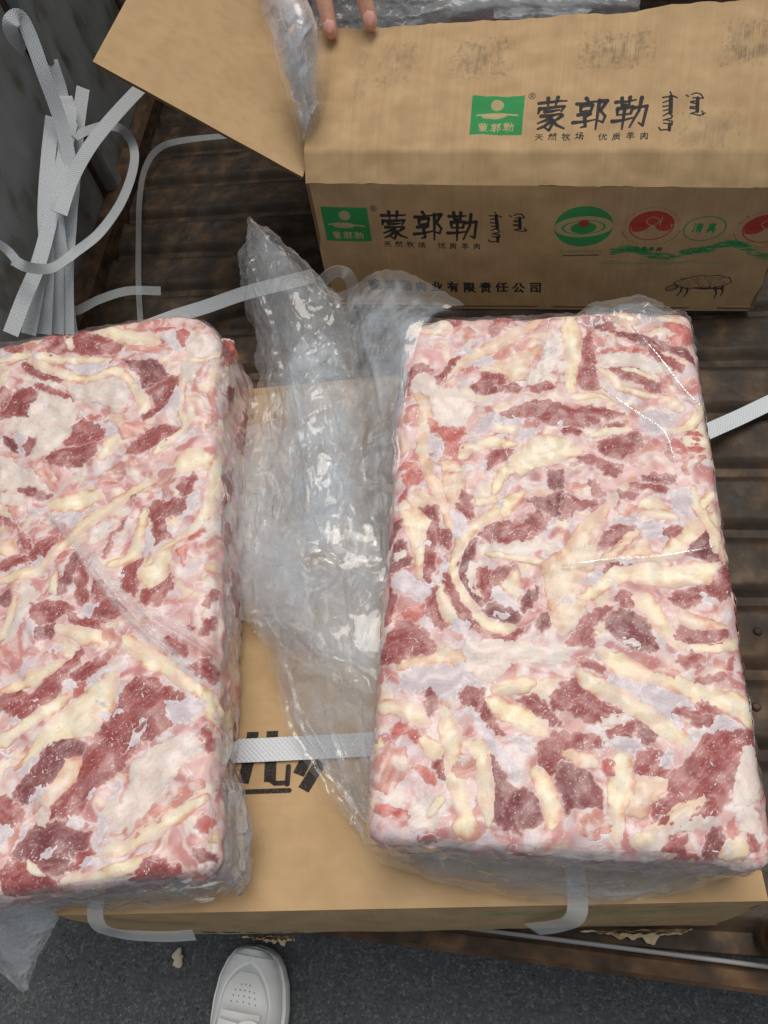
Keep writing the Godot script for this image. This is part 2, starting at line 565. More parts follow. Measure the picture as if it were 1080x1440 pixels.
func random_blobs(face: Face, count: int, root: Node3D, margin := 0.01, small := false, first := 500) -> void:
	var bag := ["m", "f", "w", "m", "i", "d", "f", "r", "w", "o", "p", "m"]
	for k in count:
		var kind: String = "i" if small else bag[rng.randi() % bag.size()]
		var cu := rng.randf_range(face.u0 + margin, face.u0 + face.nu * STEP - margin)
		var cv := rng.randf_range(face.v0 + margin * 0.3, face.v0 + face.nv * STEP - margin * 0.3)
		var pts := PackedVector3Array()
		var size := rng.randf_range(0.004, 0.008) if small else rng.randf_range(0.012, 0.03)
		var turn := rng.randf() * TAU if small else rng.randf_range(-0.7, 0.7)
		var d := Vector2(cos(turn), sin(turn))
		if kind == "f" or kind == "w" and k % 2 == 0:
			for t in 4:
				var s := (t - 1.5) * size * 0.9
				var b := rng.randf_range(-0.25, 0.25) * size
				pts.append(Vector3(cu + d.x * s - d.y * b, cv + d.y * s + d.x * b, size * rng.randf_range(0.16, 0.3)))
			put_piece(face, kind, pts, true, first + k, root)
		else:
			for t in 9:
				var an := TAU * t / 9.0
				var r := size * rng.randf_range(0.55, 1.1)
				var e := Vector2(cos(an) * r * 1.25, sin(an) * r * 0.55)
				pts.append(Vector3(cu + d.x * e.x - d.y * e.y, cv + d.y * e.x + d.x * e.y, 0))
			put_piece(face, kind, pts, false, first + k, root)

func block(root: Node3D, size: Vector3, traced: String, sides: int, z_shift := 0.0, cut := 0.0, taper := 0.0) -> Face:
	# size: width, height, length of the block; root stands on its underside. Returns the top face.
	var hx := size.x * 0.5
	var hz := size.z * 0.5
	var r := 0.017
	var inner := Vector2(hx - r, hz - r)
	var wob := noise(int(size.z * 1000.0), 9.0, 2)
	var top := Face.new()
	top.step = STEP
	top.nu = int(size.x / STEP) + 3
	top.nv = int(size.z / STEP) + 3
	top.u0 = -hx
	top.v0 = -hz + z_shift
	var base := PackedFloat32Array()
	base.resize(top.nu * top.nv)
	top.h.resize(top.nu * top.nv)
	for j in top.nv:
		for i in top.nu:
			var x := top.u0 + i * STEP
			var z := top.v0 + j * STEP
			var zz := z - z_shift
			var kx := maxf(absf(x) - inner.x + wob.get_noise_1d(z + signf(x)) * 0.002, 0.0)
			var kz := maxf(absf(zz) - inner.y + wob.get_noise_1d(x * 1.3 + 5.0 * signf(zz)) * 0.0025, 0.0)
			# softly squared corner
			var k := pow(pow(kx, 2.3) + pow(kz, 2.3), 1.0 / 2.3)
			if cut > 0.0 and x > inner.x - cut and zz < cut - inner.y:
				k = maxf(0.0, Vector2(x - inner.x + cut, zz + inner.y - cut).length() - cut)
			var ok := k < r * 0.985
			top.h[i + j * top.nu] = 0.0 if ok else -1.0
			var y := size.y - r + sqrt(maxf(r * r - k * k, 0.0)) if ok else 0.0
			y += n_lo.get_noise_2d(x * 22.0, z * 22.0) * 0.0045 + n_mid.get_noise_2d(x * 90.0, z * 90.0) * 0.0009
			base[i + j * top.nu] = y
	top.to = func(u: float, v: float, h: float) -> Vector3:
		var i := clampi(roundi((u - top.u0) / STEP), 0, top.nu - 1)
		var j := clampi(roundi((v - top.v0) / STEP), 0, top.nv - 1)
		return Vector3(u, base[i + j * top.nu] + h, v)
	# body: top sheet and skirt
	var of := PackedInt32Array()
	of.resize(top.nu * top.nv)
	of.fill(-1)
	var v := PackedVector3Array()
	var c := PackedColorArray()
	var idx := PackedInt32Array()
	for j in top.nv:
		for i in top.nu:
			var q := i + j * top.nu
			if top.h[q] > -0.5:
				var x := top.u0 + i * STEP
				var z := top.v0 + j * STEP
				of[q] = v.size()
				var bump := -0.0002
				v.append(Vector3(x, base[q] + bump, z))
				c.append(mush(Vector3(x, base[q], z) + root.position))
	for j in top.nv - 1:
		for i in top.nu - 1:
			var a := of[i + j * top.nu]
			var b := of[i + 1 + j * top.nu]
			var e := of[i + (j + 1) * top.nu]
			var d := of[i + 1 + (j + 1) * top.nu]
			if a >= 0 and b >= 0 and e >= 0 and d >= 0:
				idx.append_array([a, b, e, b, d, e])
	var around := 420
	var down := 26
	var first := v.size()
	for j in down + 1:
		for i in around + 1:
			var p := ring(float(i % around) / around, inner, z_shift, cut)
			var x := p.x
			var z := p.y
			var n := Vector2(p.z, p.w)
			var q := Vector3()
			if j < 6:
				var ph := lerpf(0.72, PI * 0.5, j / 5.0)
				q = Vector3(x + n.x * r * sin(ph), size.y - r + r * cos(ph), z + n.y * r * sin(ph))
			else:
				var t := (j - 5.0) / (down - 5.0)
				q = Vector3(x + n.x * (r - taper * (0.2 + 1.3 * (z - z_shift) / hz) * t), (size.y - r) * (1.0 - t), z + n.y * r)
			var g := n_lo.get_noise_3dv(q * 26.0) * 0.004 + n_mid.get_noise_3dv(q * 120.0) * 0.002
			q += Vector3(n.x, 0, n.y) * g * minf(j / 5.0, 1.0)
			if j < 6:
				q.y += (n_lo.get_noise_2d(q.x * 22.0, q.z * 22.0) * 0.006) * (1.0 - j / 5.0) - 0.0006
			v.append(q)
			c.append(mush(q + root.position))
	for j in down:
		for i in around:
			var a := first + j * (around + 1) + i
			idx.append_array([a, a + 1, a + around + 1, a + 1, a + around + 2, a + around + 1])
	part("frozen_pulp", smooth_mesh(v, idx, c), mats["mush"], root)
	add_pieces(top, traced, root)
	random_blobs(top, 22, root, 0.012, true)
	# pieces on the flanks
	for k in 4:
		if not (sides & (1 << k)):
			continue
		var f := Face.new()
		f.step = STEP
		var along := size.x if k < 2 else size.z
		f.nu = int((along - 0.02) / STEP)
		f.nv = int((size.y - 0.012) / STEP)
		f.u0 = -along * 0.5 + 0.01
		f.v0 = 0.009
		f.h.resize(f.nu * f.nv)
		f.h.fill(0.0)
		var out: Vector3 = [Vector3(0, 0, 1), Vector3(0, 0, -1), Vector3(1, 0, 0), Vector3(-1, 0, 0)][k]
		var run: Vector3 = [Vector3(1, 0, 0), Vector3(-1, 0, 0), Vector3(0, 0, -1), Vector3(0, 0, 1)][k]
		var far := hz if k < 2 else hx
		f.to = func(u: float, w: float, h: float) -> Vector3:
			var bend := 0.0
			var y := size.y - w
			if w < r:
				bend = r - sqrt(maxf(r * r - (r - w) * (r - w), 0.0))
			var p := run * u + out * (far - bend) + Vector3(0, y, z_shift)
			var g := n_lo.get_noise_3dv(p * 26.0) * 0.004 + n_mid.get_noise_3dv(p * 120.0) * 0.002
			return p + out * (g + h - absf(out.x) * taper * (0.2 + 1.3 * (p.z - z_shift) / hz) * clampf((w - r) / (size.y - r), 0.0, 1.0))
		random_blobs(f, 16 if k < 2 else 26, root, 0.015, false, 900 + k * 50)
	flecks(top, root)
	return top

func ring(t: float, inner: Vector2, z_shift: float, cut := 0.0) -> Vector4:
	var p := ring_square(t, inner, z_shift)
	if cut > 0.0:                                                          # one corner, far right, rounded more
		var c := Vector2(inner.x - cut, z_shift - inner.y + cut)
		var e := Vector2(p.x, p.y) - c
		if e.x > 0.0 and e.y < 0.0:
			var d := e.normalized()
			if e.length() > cut:
				e = d * cut
			return Vector4(c.x + e.x, c.y + e.y, d.x, d.y)
	return p

func ring_square(t: float, inner: Vector2, z_shift: float) -> Vector4:            # point on a rectangle's border and the direction outwards there
	var per := 4.0 * (inner.x + inner.y)
	var corner := per * 0.02
	var total := per + corner * 4.0
	var s := t * total
	var legs := [[Vector2(-inner.x, inner.y), Vector2(inner.x, inner.y), Vector2(0, 1)], [Vector2(inner.x, inner.y), Vector2(inner.x, -inner.y), Vector2(1, 0)], [Vector2(inner.x, -inner.y), Vector2(-inner.x, -inner.y), Vector2(0, -1)], [Vector2(-inner.x, -inner.y), Vector2(-inner.x, inner.y), Vector2(-1, 0)]]
	for k in 4:
		var a: Vector2 = legs[k][0]
		var b: Vector2 = legs[k][1]
		var n: Vector2 = legs[k][2]
		var l := a.distance_to(b)
		if s <= l:
			var p := a.lerp(b, s / l)
			return Vector4(p.x, p.y + z_shift, n.x, n.y)
		s -= l
		if s <= corner:
			var m: Vector2 = legs[(k + 1) % 4][2]
			var d := (n * cos(s / corner * PI * 0.5) + m * sin(s / corner * PI * 0.5)).normalized()
			return Vector4(b.x, b.y + z_shift, d.x, d.y)
		s -= corner
	return Vector4(-inner.x, inner.y + z_shift, 0, 1)

func flecks(top: Face, root: Node3D) -> void:                              # small frost crystals lying on the pieces, past counting
	var v := PackedVector3Array()
	var idx := PackedInt32Array()
	var c := PackedColorArray()
	var made := 0
	var tries := 0
	while made < 1100 and tries < 20000:
		tries += 1
		var i := rng.randi_range(8, top.nu - 9)
		var j := rng.randi_range(8, top.nv - 9)
		if top.h[i + j * top.nu] < 0.0004:
			continue
		var x := top.u0 + i * STEP
		var z := top.v0 + j * STEP
		if n_mid.get_noise_2d(x * 130.0 + 500.0, z * 130.0) < 0.1 + rng.randf() * 0.2:
			continue
		var p: Vector3 = top.to.call(x, z, top.h[i + j * top.nu])
		var a := rng.randf() * TAU
		var len := rng.randf_range(0.0005, 0.0016) if made % 9 else rng.randf_range(0.0016, 0.0042)
		var wid := rng.randf_range(0.0003, 0.0008)
		var d := Vector3(cos(a), 0, sin(a))
		var e := Vector3(-d.z, 0, d.x)
		var b := v.size()
		for k in 6:
			var t := TAU * k / 6.0
			v.append(p + d * cos(t) * len * rng.randf_range(0.7, 1.2) + e * sin(t) * wid + Vector3(0, -0.0003, 0))
		v.append(p + Vector3(0, 0.0005, 0))
		var tone := Color(0.74, 0.66, 0.66) * rng.randf_range(0.85, 1.1)
		for k in 7:
			c.append(tone)
		for k in 6:
			idx.append_array([b + k, b + (k + 1) % 6, b + 6])
		made += 1
	var m := part("frost_flecks", smooth_mesh(v, idx, c), mats["ice"], root)
	m.set_meta("kind", "stuff")

# ---------------------------------------------------------------- plastic film
func tri(x: float) -> float:
	return absf(fposmod(x, 2.0) - 1.0) * 2.0 - 1.0

func crumple(p: Vector3, s: float) -> float:                               # flat facets between sharp creases, over long soft folds
	var w := Vector3(n_lo.get_noise_3dv(p * 11.0 + Vector3(s, 0, 0)), n_lo.get_noise_3dv(p * 11.0 + Vector3(0, s, 7)), n_lo.get_noise_3dv(p * 11.0 + Vector3(3, 0, s)))
	var h := n_lo.get_noise_3dv(p * 7.0 + Vector3(s, s, 0)) * 0.9
	var q := p * 10.0 + w * 0.9
	for k in 4:
		var a := s * 1.7 + k * 2.4
		var d := Vector3(sin(a), cos(a * 1.3) * 0.5, cos(a)).normalized()
		h += tri(q.dot(d) * (0.8 + 0.7 * k) + s + w.x * k * 0.6) * (0.42 / (1.0 + k * 1.3))
	for k in 2:
		var l := absf(n_ridge.get_noise_3dv(q * (0.28 + 0.3 * k) + Vector3(s * 3.0, k * 17.0, s)))
		h += (1.0 - smoothstep(0.0, 0.035 + 0.02 * k, l)) * (0.22 - 0.05 * k)
	return h

func crease_lines(s: float, count: int) -> Array:                          # a few long straight creases, ends in the sheet's own 0..1
	var g := RandomNumberGenerator.new()
	g.seed = int(s * 131.0) + 7
	var out := []
	for k in count:
		var a := Vector2(g.randf(), g.randf())
		var turn := g.randf_range(-0.5, 0.5) + (PI * 0.5 if g.randf() < 0.7 else 0.0)
		out.append([a, a + Vector2(cos(turn), sin(turn)) * g.randf_range(0.2, 0.6), g.randf_range(0.3, 1.0) * (1.0 if g.randf() < 0.6 else -1.0)])
	return out

func sheet_mesh(text: String, nu: int, nv: int, amp: float, s: float, drop := 0.0, floor_y := -1.0, frost := 0.0) -> ArrayMesh:
	var rows := []
	for r in text.split(" / "):
		rows.append(path_of(r))
	var base := PackedVector3Array()
	for j in nv:
		var col := PackedVector3Array()
		for i in nu:
			col.append(Vector3())
		for i in nu:
			var line := PackedVector3Array()
			for r in rows:
				line.append(cat(r, float(i) / (nu - 1)))
			base.append(cat(line, float(j) / (nv - 1)))
	var creases := crease_lines(s, 14)
	var v := PackedVector3Array()
	for j in nv:
		for i in nu:
			var p := base[j * nu + i]
			var du := base[j * nu + mini(i + 1, nu - 1)] - base[j * nu + maxi(i - 1, 0)]
			var dv := base[mini(j + 1, nv - 1) * nu + i] - base[maxi(j - 1, 0) * nu + i]
			var n := dv.cross(du).normalized() if dv.cross(du).length() > 1e-12 else Vector3.UP
			if n.y < 0.0:
				n = -n
			var ridge := 0.0
			var at := Vector2(float(i) / (nu - 1), float(j) / (nv - 1))
			for c in creases:
				var a: Vector2 = c[0]
				var b: Vector2 = c[1]
				var t := clampf((at - a).dot(b - a) / (b - a).length_squared(), 0.0, 1.0)
				ridge += c[2] * maxf(0.0, 1.0 - at.distance_to(a.lerp(b, t)) / 0.032) * sin(PI * clampf(t, 0.06, 0.94))
			p += n * ((crumple(p, s) + ridge * 0.8) * amp - drop)
			p += (du.normalized() * n_lo.get_noise_3dv(p * 60.0) + dv.normalized() * n_lo.get_noise_3dv(p * 60.0 + Vector3(5, 5, 5))) * amp * 0.35
			if floor_y > 0.0:
				p.y = maxf(p.y, floor_y + 0.0012 + 0.001 * crumple(p, s))
			v.append(p)
	if frost <= 0.0:
		return smooth_mesh(v, grid_idx(nu, nv))
	var c := PackedColorArray()                                            # rime clouding the film in patches
	for j in nv:
		for i in nu:
			var p := v[j * nu + i]
			var edge := smoothstep(0.0, 0.16, minf(minf(i, nu - 1 - i) / float(nu - 1), minf(j, nv - 1 - j) / float(nv - 1)) + 0.05 * n_lo.get_noise_3dv(p * 40.0))
			var m := 0.72 + 0.6 * n_lo.get_noise_3dv(p * 16.0 + Vector3(s, 0, 0)) + 0.45 * n_mid.get_noise_3dv(p * 120.0) + 0.3 * n_hi.get_noise_3dv(p * 420.0)
			c.append(Color(1, 1, 1, clampf(m, 0.05, 1.0) * edge * frost))
	return smooth_mesh(v, grid_idx(nu, nv), c)

func cling(top: Face, root: Node3D, size: Vector3, z_shift: float, creases: Array, cut := 0.0, taper := 0.0) -> void:   # the film drawn tight over a block
	var k := 3
	var cu := top.nu / k
	var cv := top.nv / k
	var hh := PackedFloat32Array()
	hh.resize(cu * cv)
	for j in cv:
		for i in cu:
			var m := -1.0
			for dj in range(-5, 8):
				for di in range(-5, 8):
					var a := i * k + di
					var b := j * k + dj
					if a >= 0 and b >= 0 and a < top.nu and b < top.nv:
						m = maxf(m, top.h[a + b * top.nu])
			hh[i + j * cu] = m
	var v := PackedVector3Array()
	var of := PackedInt32Array()
	of.resize(cu * cv)
	of.fill(-1)
	for j in cv:
		for i in cu:
			if top.h[i * k + j * k * top.nu] < -0.5:
				continue
			var s := 0.0
			var w := 0.0
			for dj in range(-4, 5):
				for di in range(-4, 5):
					var a := i + di
					var b := j + dj
					if a >= 0 and b >= 0 and a < cu and b < cv and hh[a + b * cu] > -0.5:
						s += hh[a + b * cu]
						w += 1.0
			var h := s / maxf(w, 1.0) + 0.0012
			var u := top.u0 + i * k * STEP
			var z := top.v0 + j * k * STEP
			var extra := 0.0
			var warp := Vector2(u, z) + Vector2(n_mid.get_noise_2d(u * 90.0, z * 90.0), n_mid.get_noise_2d(u * 90.0 + 40.0, z * 90.0)) * 0.004
			for cr in creases:
				for q in cr.size() - 1:
					var a: Vector2 = cr[q]
					var b: Vector2 = cr[q + 1]
					var t := clampf((warp - a).dot(b - a) / (b - a).length_squared(), 0.0, 1.0)
					var d := warp.distance_to(a.lerp(b, t))
					extra = maxf(extra, exp(-d * d / 0.000009) * 0.0032)
			extra += maxf(0.0, 1.0 - absf(n_ridge.get_noise_2d(u * 9.0, z * 9.0)) * 26.0) * 0.0007
			of[i + j * cu] = v.size()
			v.append(top.to.call(u, z, h + extra))
	var idx := PackedInt32Array()
	for j in cv - 1:
		for i in cu - 1:
			var a := of[i + j * cu]
			var b := of[i + 1 + j * cu]
			var c := of[i + (j + 1) * cu]
			var d := of[i + 1 + (j + 1) * cu]
			if a >= 0 and b >= 0 and c >= 0 and d >= 0:
				idx.append_array([a, b, c, b, d, c])
	part("cling_film", smooth_mesh(v, idx), mats["cling_film"], root)
	# side film: looser, with upright folds
	var inner := Vector2(size.x * 0.5 - 0.017, size.z * 0.5 - 0.017)
	var around := 360
	var down := 22
	v = PackedVector3Array()
	for j in down + 1:
		for i in around + 1:
			var t := float(i % around) / around
			var p := ring(t, inner, z_shift, cut)
			var f := float(j) / down
			var fold := n_ridge.get_noise_2d(t * 110.0, f * 2.0) * 0.003 + n_ridge.get_noise_2d(t * 300.0, f * 3.0) * 0.0012
			var out := 0.0178 + fold + 0.002 * sin(f * PI)
			var ph := lerpf(0.8, PI * 0.5, minf(f * 5.0, 1.0))
			v.append(Vector3(p.x + p.z * (out * sin(ph) - taper * (0.2 + 1.3 * (p.y - z_shift) / (size.z * 0.5)) * f), (size.y - 0.015) * (1.0 - f) + 0.0195 * cos(ph) + 0.001, p.y + p.w * out * sin(ph)))
	part("side_film", smooth_mesh(v, grid_idx(around + 1, down + 1)), mats["clear_film"], root)

func fold_mesh(p: PackedVector3Array, width: float, tall: float, n := 90) -> ArrayMesh:   # a pinched fold of film lying along p
	var v := PackedVector3Array()
	for j in n:
		var t := float(j) / (n - 1)
		var c := cat(p, t)
		var d := (cat(p, minf(t + 0.01, 1.0)) - cat(p, maxf(t - 0.01, 0.0))).normalized()
		var s := d.cross(Vector3.UP).normalized()
		var w := width * sin(clampf(t * 1.0, 0.02, 0.98) * PI) * (1.0 + 0.4 * n_mid.get_noise_1d(t * 300.0))
		for i in 9:
			var a := i / 8.0 * 2.0 - 1.0
			var h := tall * (1.0 - absf(a)) * (0.75 + 0.5 * n_mid.get_noise_2d(t * 240.0, a * 60.0)) + 0.0016 * cos(a * 9.0)
			v.append(c + s * a * w + Vector3(0, h, 0))
	return smooth_mesh(v, grid_idx(9, n))

# ---------------------------------------------------------------- strapping
func ribbon(p: PackedVector3Array, width: float, face: Vector3, n := 80, twist := 0.0) -> ArrayMesh:
	var v := PackedVector3Array()
	var uv := PackedVector2Array()
	var idx := PackedInt32Array()
	var run := 0.0
	var prev := cat(p, 0.0)
	var side := Vector3.ZERO
	for j in n:
		var t := float(j) / (n - 1)
		var c := cat(p, t)
		run += c.distance_to(prev)
		prev = c
		var d := (cat(p, minf(t + 0.01, 1.0)) - cat(p, maxf(t - 0.01, 0.0))).normalized()
		var s := d.cross(face.rotated(d, twist * sin(t * 5.0))).normalized()
		if side != Vector3.ZERO:
			if s.dot(side) < 0.0:
				s = -s
			s = (s * 0.35 + side * 0.65)
			s = (s - d * s.dot(d)).normalized()
		side = s
		var up := s.cross(d) * 0.0006
		for q in [[-1.0, 1.0], [1.0, 1.0], [1.0, -1.0], [-1.0, -1.0]]:
			v.append(c + s * width * 0.5 * q[0] + up * q[1])
			uv.append(Vector2((q[0] * 0.5 + 0.5) * 3.0, run / width * 3.0))
	for j in n - 1:
		for k in 4:
			var a := j * 4 + k
			var b := j * 4 + (k + 1) % 4
			idx.append_array([a, b, a + 4, b, b + 4, a + 4])
	# flat-shaded strip: split the vertices so that the thin edges stay crisp
	var v2 := PackedVector3Array()
	var u2 := PackedVector2Array()
	var i2 := PackedInt32Array()
	for k in 4:
		var first := v2.size()
		for j in n:
			v2.append(v[j * 4 + k])
			v2.append(v[j * 4 + (k + 1) % 4])
			u2.append(uv[j * 4 + k])
			u2.append(uv[j * 4 + (k + 1) % 4])
		for j in n - 1:
			var a := first + j * 2
			i2.append_array([a, a + 1, a + 2, a + 1, a + 3, a + 2])
	return smooth_mesh(v2, i2, PackedColorArray(), u2)

# ---------------------------------------------------------------- lettering and print
const GLYPHS := {
	"天": "15,20 85,20/8,48 92,48/50,20 47,56 10,95/50,50 64,76 92,95",
	"然": "28,5 5,38/24,16 45,16 40,35 10,62/22,28 33,36/16,38 28,46/50,28 95,28/72,5 70,34 48,62/72,32 92,62/83,8 91,18/12,75 5,95/34,76 38,93/58,76 64,93/80,74 94,94",
	"牧": "18,10 8,32/12,28 45,28/5,60 46,50/28,5 28,95/62,5 50,36/58,26 95,26/84,28 72,62 45,95/58,40 72,66 95,95",
	"场": "5,35 38,35/22,8 22,78/3,84 40,70/46,12 84,12 52,42 92,42 88,88 76,84/62,44 42,80/76,44 52,94",
	"优": "28,5 5,48/20,32 20,95/36,34 95,34/58,6 58,36 52,66 34,95/72,36 72,84 80,90 94,90 95,74/76,10 88,22",
	"质": "82,5 22,16/20,14 20,52 6,95/22,34 92,34/56,16 54,48/34,48 34,78/34,48 80,48 80,78/56,56 56,72 26,95/62,78 88,95",
	"羊": "32,5 40,18/68,5 58,20/14,26 86,26/20,46 80,46/6,68 94,68/50,26 50,98",
	"肉": "14,24 14,96/14,24 86,24 86,92 74,92/50,6 48,36 26,60/48,36 70,54/50,54 26,86/50,60 74,84",
	"业": "36,10 36,88/62,10 62,88/12,34 24,66/88,32 74,66/5,90 95,90",
	"有": "8,24 92,24/42,5 30,40 6,62/34,44 34,96/34,44 78,44 78,92 66,92/34,60 78,60/34,75 78,75",
	"限": "12,8 12,96/12,10 36,10 26,40 36,60 26,72 14,70/48,10 84,10 84,48 48,48/48,28 84,28/48,10 48,90 66,80/60,52 70,74 95,94/88,56 74,70",
	"责": "16,12 84,12/20,26 80,26/6,40 94,40/50,3 50,40/26,50 26,82/26,50 76,50 76,82/50,58 50,74 18,97/56,80 86,97",
	"任": "26,5 4,46/18,32 18,95/84,8 44,18/34,46 96,46/64,14 64,88/40,88 90,88",
	"公": "38,8 26,34 6,54/62,8 72,32 95,52/46,48 20,88 78,82/64,66 86,95",
	"司": "8,10 88,10 88,90 74,88/14,32 70,32/18,52 62,52 62,84 18,84 18,52",
	"清": "10,10 20,20/5,36 16,44/6,92 22,62/36,14 92,14/40,28 88,28/32,42 96,42/64,4 64,42/44,52 44,96/44,52 84,52 84,92 74,92/44,66 84,66/44,79 84,79",
	"真": "14,14 86,14/50,2 48,24/26,26 26,72/26,26 74,26 74,72/26,38 74,38/26,50 74,50/26,61 74,61/5,74 95,74/36,80 16,97/62,80 84,97",
	"选": "12,8 20,20/4,42 20,42 20,78 6,92/20,80 40,92 96,92/52,6 40,30/46,20 90,20/36,42 96,42/66,4 66,42/54,44 52,64 36,80/74,44 74,72 82,76 92,74 92,64",
	"蒙": "8,16 92,12/34,3 37,26/64,2 60,26/12,34 9,50/12,36 88,31 80,46/30,45 74,42/20,58 82,53/52,58 36,70 12,80/48,62 59,78 50,99 38,93/50,74 34,88 14,97/84,58 62,73/56,70 72,86 95,94",
	"郭": "32,2 41,12/6,19 66,13/20,27 19,45/20,27 54,24 51,42 20,45/14,55 52,50 36,63/35,63 41,90 28,94/2,80 66,69/73,10 73,99/73,12 97,9 80,38 97,58 92,76 77,72",
	"勒": "4,15 62,11/20,2 23,26 46,24/44,1 43,25/12,35 13,55/12,36 56,32 53,53 13,55/33,26 33,99/1,74 64,67/62,36 98,31 93,90 80,83/79,6 76,46 55,95",
}
const MONGOL_A := "34,0 40,10 60,16/10,12 44,12/36,12 40,52/14,24 34,22/14,34 34,36/18,46 36,46/18,60 36,54 50,60 48,66 20,72/30,72 52,74 52,84 22,80/40,84 42,98 12,98 6,92"
const MONGOL_B := "6,14 14,18/24,12 40,6 56,8 66,20 30,22/46,22 50,60/24,32 44,30/24,34 44,38/24,46 44,46/24,50 46,52/50,60 28,66 60,72 78,66/66,58 72,70"

func put(img: Image, x: int, y: int, c: Color, a: float) -> void:
	if x >= 0 and y >= 0 and x < img.get_width() and y < img.get_height() and a > 0.0:
		img.set_pixel(x, y, img.get_pixel(x, y).lerp(c, minf(a, 1.0)))

func stroke(img: Image, p: PackedVector2Array, w0: float, w1: float, c: Color, alpha := 1.0, wear := 0.35, butt := false) -> void:
	for k in p.size() - 1:
		var a := p[k]
		var b := p[k + 1]
		var r0 := lerpf(w0, w1, float(k) / maxf(1.0, p.size() - 1.0)) * 0.5
		var r1 := lerpf(w0, w1, float(k + 1) / maxf(1.0, p.size() - 1.0)) * 0.5
		var r := maxf(r0, r1) + 1.0
		for y in range(int(minf(a.y, b.y) - r), int(maxf(a.y, b.y) + r) + 2):
			for x in range(int(minf(a.x, b.x) - r), int(maxf(a.x, b.x) + r) + 2):
				var q := Vector2(x, y)
				var raw := (q - a).dot(b - a) / maxf((b - a).length_squared(), 0.01)
				if butt and (k == 0 and raw < 0.0 or k == p.size() - 2 and raw > 1.0):
					continue
				var t := clampf(raw, 0.0, 1.0)
				var d := lerpf(r0, r1, t) - q.distance_to(a.lerp(b, t)) + 0.5
				if d > 0.0:
					put(img, x, y, c, minf(d, 1.0) * alpha * (1.0 - wear * smoothstep(0.0, 0.5, n_mid.get_noise_2d(x * 0.5, y * 0.5))))

func glyph(img: Image, strokes: String, at: Vector2, size: Vector2, w: float, c: Color, brush := false, slant := 0.0, alpha := 1.0, butt := false) -> void:
	for s in strokes.split("/"):
		var p := PackedVector2Array()
		for q in s.split(" "):
			var f := q.split_floats(",")
			p.append(at + Vector2((f[0] + slant * (50.0 - f[1])) * size.x, f[1] * size.y) * 0.01)
		if brush and p.size() == 2:
			p = PackedVector2Array([p[0], p[0].lerp(p[1], 0.5) + Vector2(0, size.y * 0.015), p[1]])
		stroke(img, p, w * (1.25 if brush else 1.0), w * (0.6 if brush else 1.0), c, alpha, 0.35, butt)

func text(img: Image, s: String, at: Vector2, size: Vector2, pitch: float, w: float, c: Color, brush := false, slant := 0.0, alpha := 1.0) -> void:
	for k in s.length():
		if GLYPHS.has(s[k]):
			glyph(img, GLYPHS[s[k]], at + Vector2(pitch * k, 0), size, w, c, brush, slant, alpha)

func ellipse(img: Image, at: Vector2, r: Vector2, c: Color, alpha := 0.9, turn := 0.0, hole := 0.0, only := 0) -> void:
	var m := maxf(r.x, r.y)
	for y in range(int(at.y - m) - 1, int(at.y + m) + 2):
		for x in range(int(at.x - m) - 1, int(at.x + m) + 2):
			var q := (Vector2(x, y) - at).rotated(-turn) / r
			var d := q.length()
			if only == 1 and q.y > 0.05 or only == 2 and q.y < -0.05:
				continue
			if d < 1.0 and d >= hole:
				var e := clampf((1.0 - d) * m + 0.5, 0.0, 1.0)
				put(img, x, y, c, e * alpha * (1.0 - 0.35 * smoothstep(0.0, 0.5, n_mid.get_noise_2d(x * 0.6, y * 0.6))))

func rect(img: Image, a: Vector2, b: Vector2, c: Color, alpha := 0.92) -> void:
	for y in range(int(a.y), int(b.y)):
		for x in range(int(a.x), int(b.x)):
			var e := minf(minf(x - a.x, b.x - x), minf(y - a.y, b.y - y)) + n_mid.get_noise_2d(x * 0.7, y * 0.7) * 2.0
			put(img, x, y, c, clampf(e, 0.0, 1.0) * alpha * (1.0 - 0.22 * smoothstep(0.0, 0.5, n_mid.get_noise_2d(x * 0.35, y * 0.35))))

func kraft_image(w: int, h: int, s: int, streak_up := true) -> Image:
	var na := noise(s, 0.006, 4)
	var nb := noise(s + 1, 0.05, 3)
	var nf := noise(s + 2, 0.35, 2)
	var blot := na.get_image(w, h).get_data()
	var si := nb.get_image(w, maxi(h / 60, 4)) if streak_up else nb.get_image(maxi(w / 60, 4), h)
	si.resize(w, h, Image.INTERPOLATE_CUBIC)
	var streak := si.get_data()
	var fine := nf.get_image(w, h).get_data()
	var out := PackedByteArray()
	out.resize(w * h * 3)
	var base := kraft_color(1.0).linear_to_srgb()
	for i in w * h:
		var l := 0.965 + (blot[i] - 128) * 0.0004 + (streak[i] - 128) * (0.00018 if streak_up else 0.00006) + (fine[i] - 128) * 0.00045
		out[i * 3] = clampi(int(base.r * 255.0 * l), 0, 255)
		out[i * 3 + 1] = clampi(int(base.g * 255.0 * l * (0.99 + (blot[i] - 128) * 0.0001)), 0, 255)
		out[i * 3 + 2] = clampi(int(base.b * 255.0 * l * (0.98 + (blot[i] - 128) * 0.0002)), 0, 255)
	return Image.create_from_data(w, h, false, Image.FORMAT_RGB8, out)

